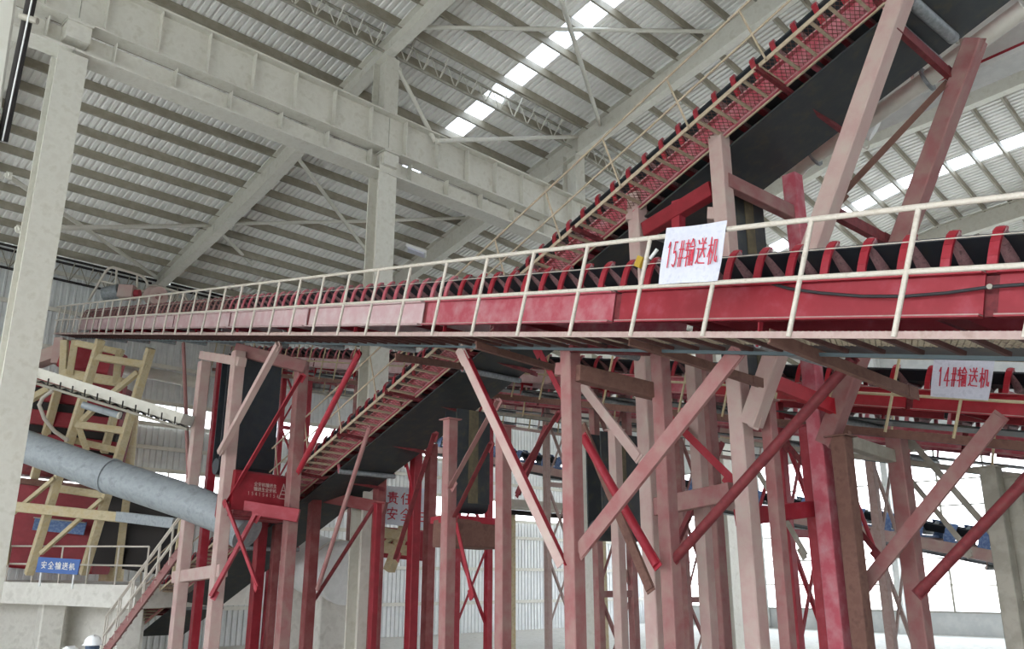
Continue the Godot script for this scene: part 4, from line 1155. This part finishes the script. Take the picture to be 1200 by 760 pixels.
	o = thing("bent_pipe", "thin bent pale pipe in front of the red screen", "pipe", "", Vector3(8.498, 6.777, -28.881))
	st2 = begin()
	tube(st2, [Vector3(8.228, 8.245, -28.532), Vector3(8.050, 8.018, -28.803), Vector3(8.017, 7.815, -28.921), Vector3(8.215, 7.410, -28.895), Vector3(8.520, 7.030, -28.753), Vector3(8.879, 6.752, -28.514)], 0.06, 8)
	done(st2, "tube", M.rail, o)
	rod(o, "clip", Vector3(8.228, 8.245, -28.532), Vector3(8.206, 8.347, -28.511), 0.08, M.rail)
	# near grey upright at the left edge of the view
	o = thing("near_upright", "pale grey upright with a dark conduit at the top left edge", "post", "", ground(Vector3(1.944, 6.454, -9.669)))
	bar(o, "shaft", ground(Vector3(1.899, 6.369, -9.750)), Vector3(1.449, 8.938, -9.118), box(0.42, 0.42), M.steel)
	rod(o, "conduit", Vector3(1.822, 6.864, -9.178), Vector3(1.722, 8.603, -8.549), 0.05, M.dark, 10)
	rod(o, "wire", Vector3(1.805, 6.825, -9.094), Vector3(1.712, 8.548, -8.464), 0.008, M.white, 6)
	rod(o, "clamp", Vector3(1.688, 8.042, -8.744), Vector3(1.821, 7.992, -8.634), 0.035, M.steel_dark, 8)
	# concrete platform
	o = thing("concrete_platform", "pale concrete platform with guard rail at the lower left", "platform", "", ground(Vector3(9.978, 2.067, -31.445)))
	var pa := Vector3(7.409, 2.324, -35.344); var pb := Vector3(10.810, 2.148, -26.185)
	bar(o, "slab", pa, pb, V2([-0.3, -0.32, 5.0, -0.32, 5.0, 0.32, -0.3, 0.32]), M.concrete)
	for e in [Vector3(7.992, 1.496, -35.115), Vector3(9.909, 1.553, -30.994), Vector3(10.936, 1.618, -27.457)]:
		bar(o, "pier", ground(e), Vector3(e.x, pa.y - 0.3, e.z), box(0.7, 0.7), M.concrete)
	bar(o, "under_wall", ground(Vector3(8.106, 1.420, -37.969)) + Vector3(0, 1, 0), ground(Vector3(12.006, 1.553, -28.920)) + Vector3(0, 1, 0), flat(0.2, 2.0), M.concrete)
	var up := Vector3(0, 0.32, 0)
	for h in [0.55, 1.1]:
		rod(o, "rail", pa + up + Vector3(0, h, 0), pb + up + Vector3(0, h, 0), 0.028, M.rail)
	for i in 9:
		var q := pa.lerp(pb, i / 8.0) + up
		rod(o, "rail_post", q, q + Vector3(0, 1.1, 0), 0.028, M.rail)
	# stairs
	o = thing("stair", "red steel stair with cream handrails climbing to the right at lower left", "stairs", "", ground(Vector3(9.575, 0.849, -25.016)))
	var sa := Vector3(9.459, 0.630, -25.223); var sb := Vector3(10.422, 3.476, -23.078)
	var side := Vector3(0.35, 0, -0.75)
	for s in [Vector3.ZERO, side]:
		bar(o, "stringer", sa + s, sb + s, flat(0.04, 0.2), M.pink)
		for h in [0.55, 1.05]:
			rod(o, "handrail", sa + s + Vector3(0, h, 0), sb + s + Vector3(0, h, 0), 0.025, M.rail)
		for i in 7:
			var q: Vector3 = sa.lerp(sb, i / 6.0) + s
			rod(o, "baluster", q, q + Vector3(0, 1.05, 0), 0.022, M.rail)
	for i in 15:
		var q := sa.lerp(sb, (i + 0.5) / 15.0)
		bar(o, "tread", q, q + side, flat(0.26, 0.03), M.pink)
	# white tank and yellow crusher frame beyond
	o = thing("white_tank", "white cylindrical tank lying behind the red posts", "tank", "", Vector3(15.668, 2.343, -24.235))
	rod(o, "shell", Vector3(15.361, 3.266, -25.619), Vector3(15.211, 2.794, -22.297), 0.9, M.white, 28)
	for q in [[Vector3(15.344, 3.148, -24.805), Vector3(15.329, 3.133, -24.679)], [Vector3(15.252, 2.885, -22.952), Vector3(15.232, 2.871, -22.830)]]:
		rod(o, "hoop", q[0], q[1], 0.93, M.steel, 28)
	for e in [Vector3(15.344, 3.148, -24.805), Vector3(15.249, 2.897, -22.949)]:
		bar(o, "saddle", ground(e), e, box(0.5, 1.2), M.concrete)
	o = thing("crusher_frame", "tan and red crusher frame below the blue white banner", "frame", "", ground(Vector3(16.389, 3.590, -21.532)))
	for e in [[Vector3(15.782, 4.035, -21.946), Vector3(16.566, 3.887, -21.233), 0.3], [Vector3(15.894, 3.590, -22.022), Vector3(16.691, 3.466, -21.286), 0.3], [Vector3(16.441, 4.134, -21.253), Vector3(16.369, 2.897, -21.842), 0.28], [Vector3(16.077, 3.590, -21.840), Vector3(16.378, 4.085, -21.336), 0.14]]:
		mem(o, "bar", e[0], e[1], e[2], e[2], M.cream)
	mem(o, "body", Vector3(16.435, 3.782, -22.874), Vector3(17.763, 3.628, -21.625), 1.0, 0.9, M.red)
	mem(o, "plinth", ground(Vector3(16.435, 3.782, -22.874)), ground(Vector3(17.763, 3.628, -21.625)), 1.4, 1.2, M.concrete)
	# upper right: gallery box and dust pipe beside the steep conveyor
	o = thing("gallery_girder", "pale pink box girder with red lower edge at the top right", "girder", "", Vector3(14.117, 10.779, -3.990))
	bar(o, "side_plate", Vector3(14.693, 11.150, -5.945), Vector3(14.337, 11.175, -1.964), V2([-0.25, -0.5, 0.25, -0.5, 0.25, 0.5, -0.25, 0.5]), M.white)  # drawn white: light on the pale pink plate is put into its colour
	bar(o, "lower_edge", Vector3(14.593, 10.677, -5.952), Vector3(14.241, 10.747, -2.011), flat(0.6, 0.05), M.red)
	bar(o, "lower_edge", Vector3(14.594, 10.608, -5.960), Vector3(14.242, 10.691, -2.020), flat(0.6, 0.1), M.white)
	for e in [Vector3(14.374, 10.987, -5.407), Vector3(14.289, 10.984, -4.455), Vector3(14.211, 10.995, -3.582)]:
		bar(o, "stiffener", e, e + Vector3(0, 0.7, 0), flat(0.04, 0.06), M.pink_pale)
	o = thing("dust_pipe", "whitish dust pipe running up behind the steep conveyor", "pipe", "", Vector3(13.426, 10.007, -5.251))
	st2 = begin()
	tube(st2, [Vector3(13.743, 9.725, -6.553), Vector3(13.622, 9.802, -6.314), Vector3(13.498, 9.813, -6.054), Vector3(13.337, 9.890, -5.374), Vector3(13.134, 10.129, -4.226), Vector3(13.047, 10.410, -3.249), Vector3(12.969, 10.678, -2.381)], 0.14, 16)
	done(st2, "tube", M.steel, o)
	for q in [[Vector3(13.496, 9.815, -6.037), Vector3(13.493, 9.826, -6.002)], [Vector3(13.104, 10.218, -3.895), Vector3(13.101, 10.228, -3.853)]]:
		rod(o, "flange_ring", q[0], q[1], 0.21, M.roller_grey, 16)
	o = thing("motor_box", "whitish motor housing with a loop of cable below the slanted leg", "motor", "", Vector3(13.403, 9.846, -4.993))
	rod(o, "housing", Vector3(13.409, 10.023, -5.062), Vector3(13.496, 9.899, -4.910), 0.2, M.white, 16)
	st2 = begin()
	var lp := []
	for i in 13:
		lp.append(Vector3(13.411, 9.869, -5.081) + Vector3(cos(i * 0.5) * 0.16, sin(i * 0.5) * 0.2 - 0.1, 0.0))
	tube(st2, lp, 0.014, 6)
	done(st2, "cable_loop", M.steel, o)
	# inclined conveyor outlet roller seen under the belt at the top
	o = thing("snub_roller", "thick grey roller under the steep belt at the top right", "roller", "", Vector3(11.644, 10.314, -3.276))
	rod(o, "shell", Vector3(10.943, 10.238, -3.299), Vector3(12.340, 10.272, -3.211), 0.09, M.roller_grey, 16)
	rod(o, "shaft", Vector3(10.843, 10.243, -3.305), Vector3(12.490, 10.282, -3.201), 0.035, M.steel_dark, 8)
	o = thing("grey_deck", "grey level deck with dark edge before the pale window lit sheet wall", "platform", "", ground(Vector3(23.125, 4.960, -21.635)))
	bar(o, "deck", Vector3(21.981, 5.196, -22.667), Vector3(24.779, 4.901, -20.024), V2([-1.5, -0.12, 0.0, -0.12, 0.0, 0.12, -1.5, 0.12]), M.steel)
	bar(o, "edge_beam", Vector3(21.953, 4.982, -22.637), Vector3(24.742, 4.688, -20.003), flat(0.2, 0.16), M.dark)
	for e in [Vector3(22.393, 4.975, -22.646), Vector3(24.756, 4.738, -20.409)]:
		bar(o, "leg", ground(e), e, box(0.2, 0.2), M.cream)
	workers()

# ---------------------------------------------------------------- people
# a body as one surface: tapered capsules joined by a smooth minimum, meshed as surface nets
func field(p: Vector3, bones: Array, k: float) -> float:
	var d := 9.0
	for b in bones:
		var a: Vector3 = b[0]; var ab: Vector3 = b[1] - a
		var h := clampf((p - a).dot(ab) / maxf(ab.length_squared(), 1e-6), 0.0, 1.0)
		var q: Vector3 = p - a - ab * h
		q.z *= b[4]
		var e: float = q.length() - lerpf(b[2], b[3], h)
		var m := clampf(0.5 + 0.5 * (d - e) / k, 0.0, 1.0)
		d = lerpf(d, e, m) - k * m * (1.0 - m)
	return d

func nets(bones: Array, cell: float, k: float) -> Mesh:
	var lo := Vector3(9, 9, 9); var hi := -lo
	for b in bones:
		for i in 2:
			var r: float = b[2 + i] / minf(b[4], 1.0) + cell * 2
			lo = lo.min(b[i] - Vector3.ONE * r); hi = hi.max(b[i] + Vector3.ONE * r)
	var n := Vector3i(((hi - lo) / cell).ceil()) + Vector3i.ONE
	var v := PackedFloat32Array()
	v.resize(n.x * n.y * n.z)
	for z in n.z:
		for y in n.y:
			for x in n.x:
				v[x + n.x * (y + n.y * z)] = field(lo + Vector3(x, y, z) * cell, bones, k)
	var at := {}
	var st := begin()
	st.set_smooth_group(0)
	var dims := [1, n.x, n.x * n.y]
	for z in n.z - 1:
		for y in n.y - 1:
			for x in n.x - 1:
				var c := x + n.x * (y + n.y * z)
				var s := Vector3.ZERO; var m := 0
				for e in [[0, 1], [2, 3], [4, 5], [6, 7], [0, 2], [1, 3], [4, 6], [5, 7], [0, 4], [1, 5], [2, 6], [3, 7]]:
					var i0: int = e[0]; var i1: int = e[1]
					var f0 := v[c + (i0 & 1) + ((i0 >> 1) & 1) * n.x + (i0 >> 2) * n.x * n.y]
					var f1 := v[c + (i1 & 1) + ((i1 >> 1) & 1) * n.x + (i1 >> 2) * n.x * n.y]
					if (f0 < 0) != (f1 < 0):
						var t := f0 / (f0 - f1)
						var p0 := Vector3(i0 & 1, (i0 >> 1) & 1, i0 >> 2); var p1 := Vector3(i1 & 1, (i1 >> 1) & 1, i1 >> 2)
						s += p0.lerp(p1, t); m += 1
				if m > 0:
					at[c] = lo + (Vector3(x, y, z) + s / m) * cell
	for z in range(1, n.z - 1):
		for y in range(1, n.y - 1):
			for x in range(1, n.x - 1):
				var c := x + n.x * (y + n.y * z)
				for ax in 3:
					var f0 := v[c]; var f1 := v[c + dims[ax]]
					if (f0 < 0) == (f1 < 0): continue
					var u: int = dims[(ax + 1) % 3]; var w: int = dims[(ax + 2) % 3]
					var q := [c, c - u, c - u - w, c - w]
					if not (at.has(q[0]) and at.has(q[1]) and at.has(q[2]) and at.has(q[3])): continue
					if f0 < 0: q.reverse()
					tri(st, at[q[0]], at[q[1]], at[q[2]]); tri(st, at[q[0]], at[q[2]], at[q[3]])
	st.generate_normals()
	return st.commit()

func worker(label: String, at: Vector3, turn: float) -> void:
	var o := thing("person", label, "person", "", at)
	o.rotation.y = turn
	var B := [
		[Vector3(0, 0.98, 0), Vector3(0, 1.36, 0), 0.165, 0.19, 1.5], [Vector3(-0.17, 1.43, 0), Vector3(0.17, 1.43, 0), 0.085, 0.085, 1.2],
		[Vector3(0, 1.44, 0), Vector3(0, 1.56, 0.01), 0.06, 0.055, 1.0], [Vector3(0, 1.63, 0.015), Vector3(0, 1.68, 0.01), 0.085, 0.092, 0.9],
		[Vector3(0, 1.64, 0.1), Vector3(0, 1.61, 0.115), 0.012, 0.018, 1.0], [Vector3(-0.085, 1.64, 0), Vector3(-0.092, 1.61, 0), 0.014, 0.012, 1.0], [Vector3(0.085, 1.64, 0), Vector3(0.092, 1.61, 0), 0.014, 0.012, 1.0],
	]
	for s in [-1.0, 1.0]:
		B.append_array([
			[Vector3(s * 0.2, 1.42, 0), Vector3(s * 0.25, 1.14, -0.02), 0.058, 0.046, 1.0], [Vector3(s * 0.25, 1.14, -0.02), Vector3(s * 0.25, 0.9, 0.07), 0.044, 0.033, 1.0],
			[Vector3(s * 0.1, 0.96, 0), Vector3(s * 0.11, 0.5, 0.02), 0.1, 0.065, 1.0], [Vector3(s * 0.11, 0.5, 0.02), Vector3(s * 0.11, 0.1, -0.01), 0.062, 0.045, 1.0],
			[Vector3(s * 0.11, 0.06, -0.03), Vector3(s * 0.12, 0.045, 0.15), 0.05, 0.042, 1.0]])
	put(nets(B, 0.024, 0.05), "body", M.jacket, o)
	for s in [-1.0, 1.0]:
		var wr := Vector3(s * 0.25, 0.9, 0.07)
		var H := [[wr, wr + Vector3(0, -0.09, 0.02), 0.026, 0.03, 1.6]]
		for f in 4:
			var k := wr + Vector3((f - 1.5) * 0.018, -0.09, 0.02)
			var l: float = [0.036, 0.042, 0.039, 0.03][f]
			var m := k + Vector3(0, -l, 0.008)
			H.append([k, m, 0.0095, 0.009, 1.0]); H.append([m, m + Vector3(0, -l * 0.8, -0.014), 0.009, 0.0075, 1.0])
		H.append([wr + Vector3(-s * 0.022, -0.03, 0.02), wr + Vector3(-s * 0.048, -0.075, 0.04), 0.012, 0.009, 1.0])
		put(nets(H, 0.006, 0.008), "hand", M.skin, o)
	var F := [[Vector3(0, 1.6, 0.035), Vector3(0, 1.66, 0.035), 0.068, 0.078, 1.0], [Vector3(0, 1.645, 0.11), Vector3(0, 1.615, 0.122), 0.009, 0.014, 1.0], [Vector3(-0.02, 1.585, 0.098), Vector3(0.02, 1.585, 0.098), 0.008, 0.008, 1.0]]
	put(nets(F, 0.008, 0.012), "face", M.skin, o)
	for s in [-1.0, 1.0]:
		rod(o, "eye", Vector3(s * 0.03, 1.65, 0.104) + at, Vector3(s * 0.03, 1.65, 0.112) + at, 0.008, M.hair, 8)
	# helmet: lathed shell with a brim
	var st := begin()
	st.set_smooth_group(0)
	var prof := [[0.0, 1.805], [0.03, 1.803], [0.07, 1.79], [0.1, 1.765], [0.118, 1.73], [0.124, 1.69], [0.124, 1.675], [0.15, 1.668], [0.15, 1.662], [0.118, 1.668]]
	for i in prof.size() - 1:
		for k in 24:
			var a0 := TAU * k / 24; var a1 := TAU * (k + 1) / 24
			var q := []
			for e in [[i, a0], [i, a1], [i + 1, a1], [i + 1, a0]]:
				var r: float = prof[e[0]][0]
				q.append(Vector3(cos(e[1]) * r, prof[e[0]][1], sin(e[1]) * r * 1.15 + 0.01))
			tri(st, q[0], q[1], q[2]); tri(st, q[0], q[2], q[3])
	var hm := done(st, "helmet", M.helmet, o)
	rod(hm, "ridge", Vector3(0, 1.79, -0.07) + at, Vector3(0, 1.79, 0.09) + at, 0.018, M.helmet, 8)

func workers() -> void:
	worker("worker in a white helmet and dark jacket at the bottom left, nearer the stair", Vector3(5.259, 1.800, -14.408) * Vector3(1, 0, 1), 2.6)
	worker("worker in a white helmet and dark jacket at the bottom left, left of the other", Vector3(4.184, 1.800, -12.218) * Vector3(1, 0, 1), 2.2)


func _ready() -> void:
	materials()
	camera_and_light()
	hall()
	conveyors()
	trestles()
	left_side()
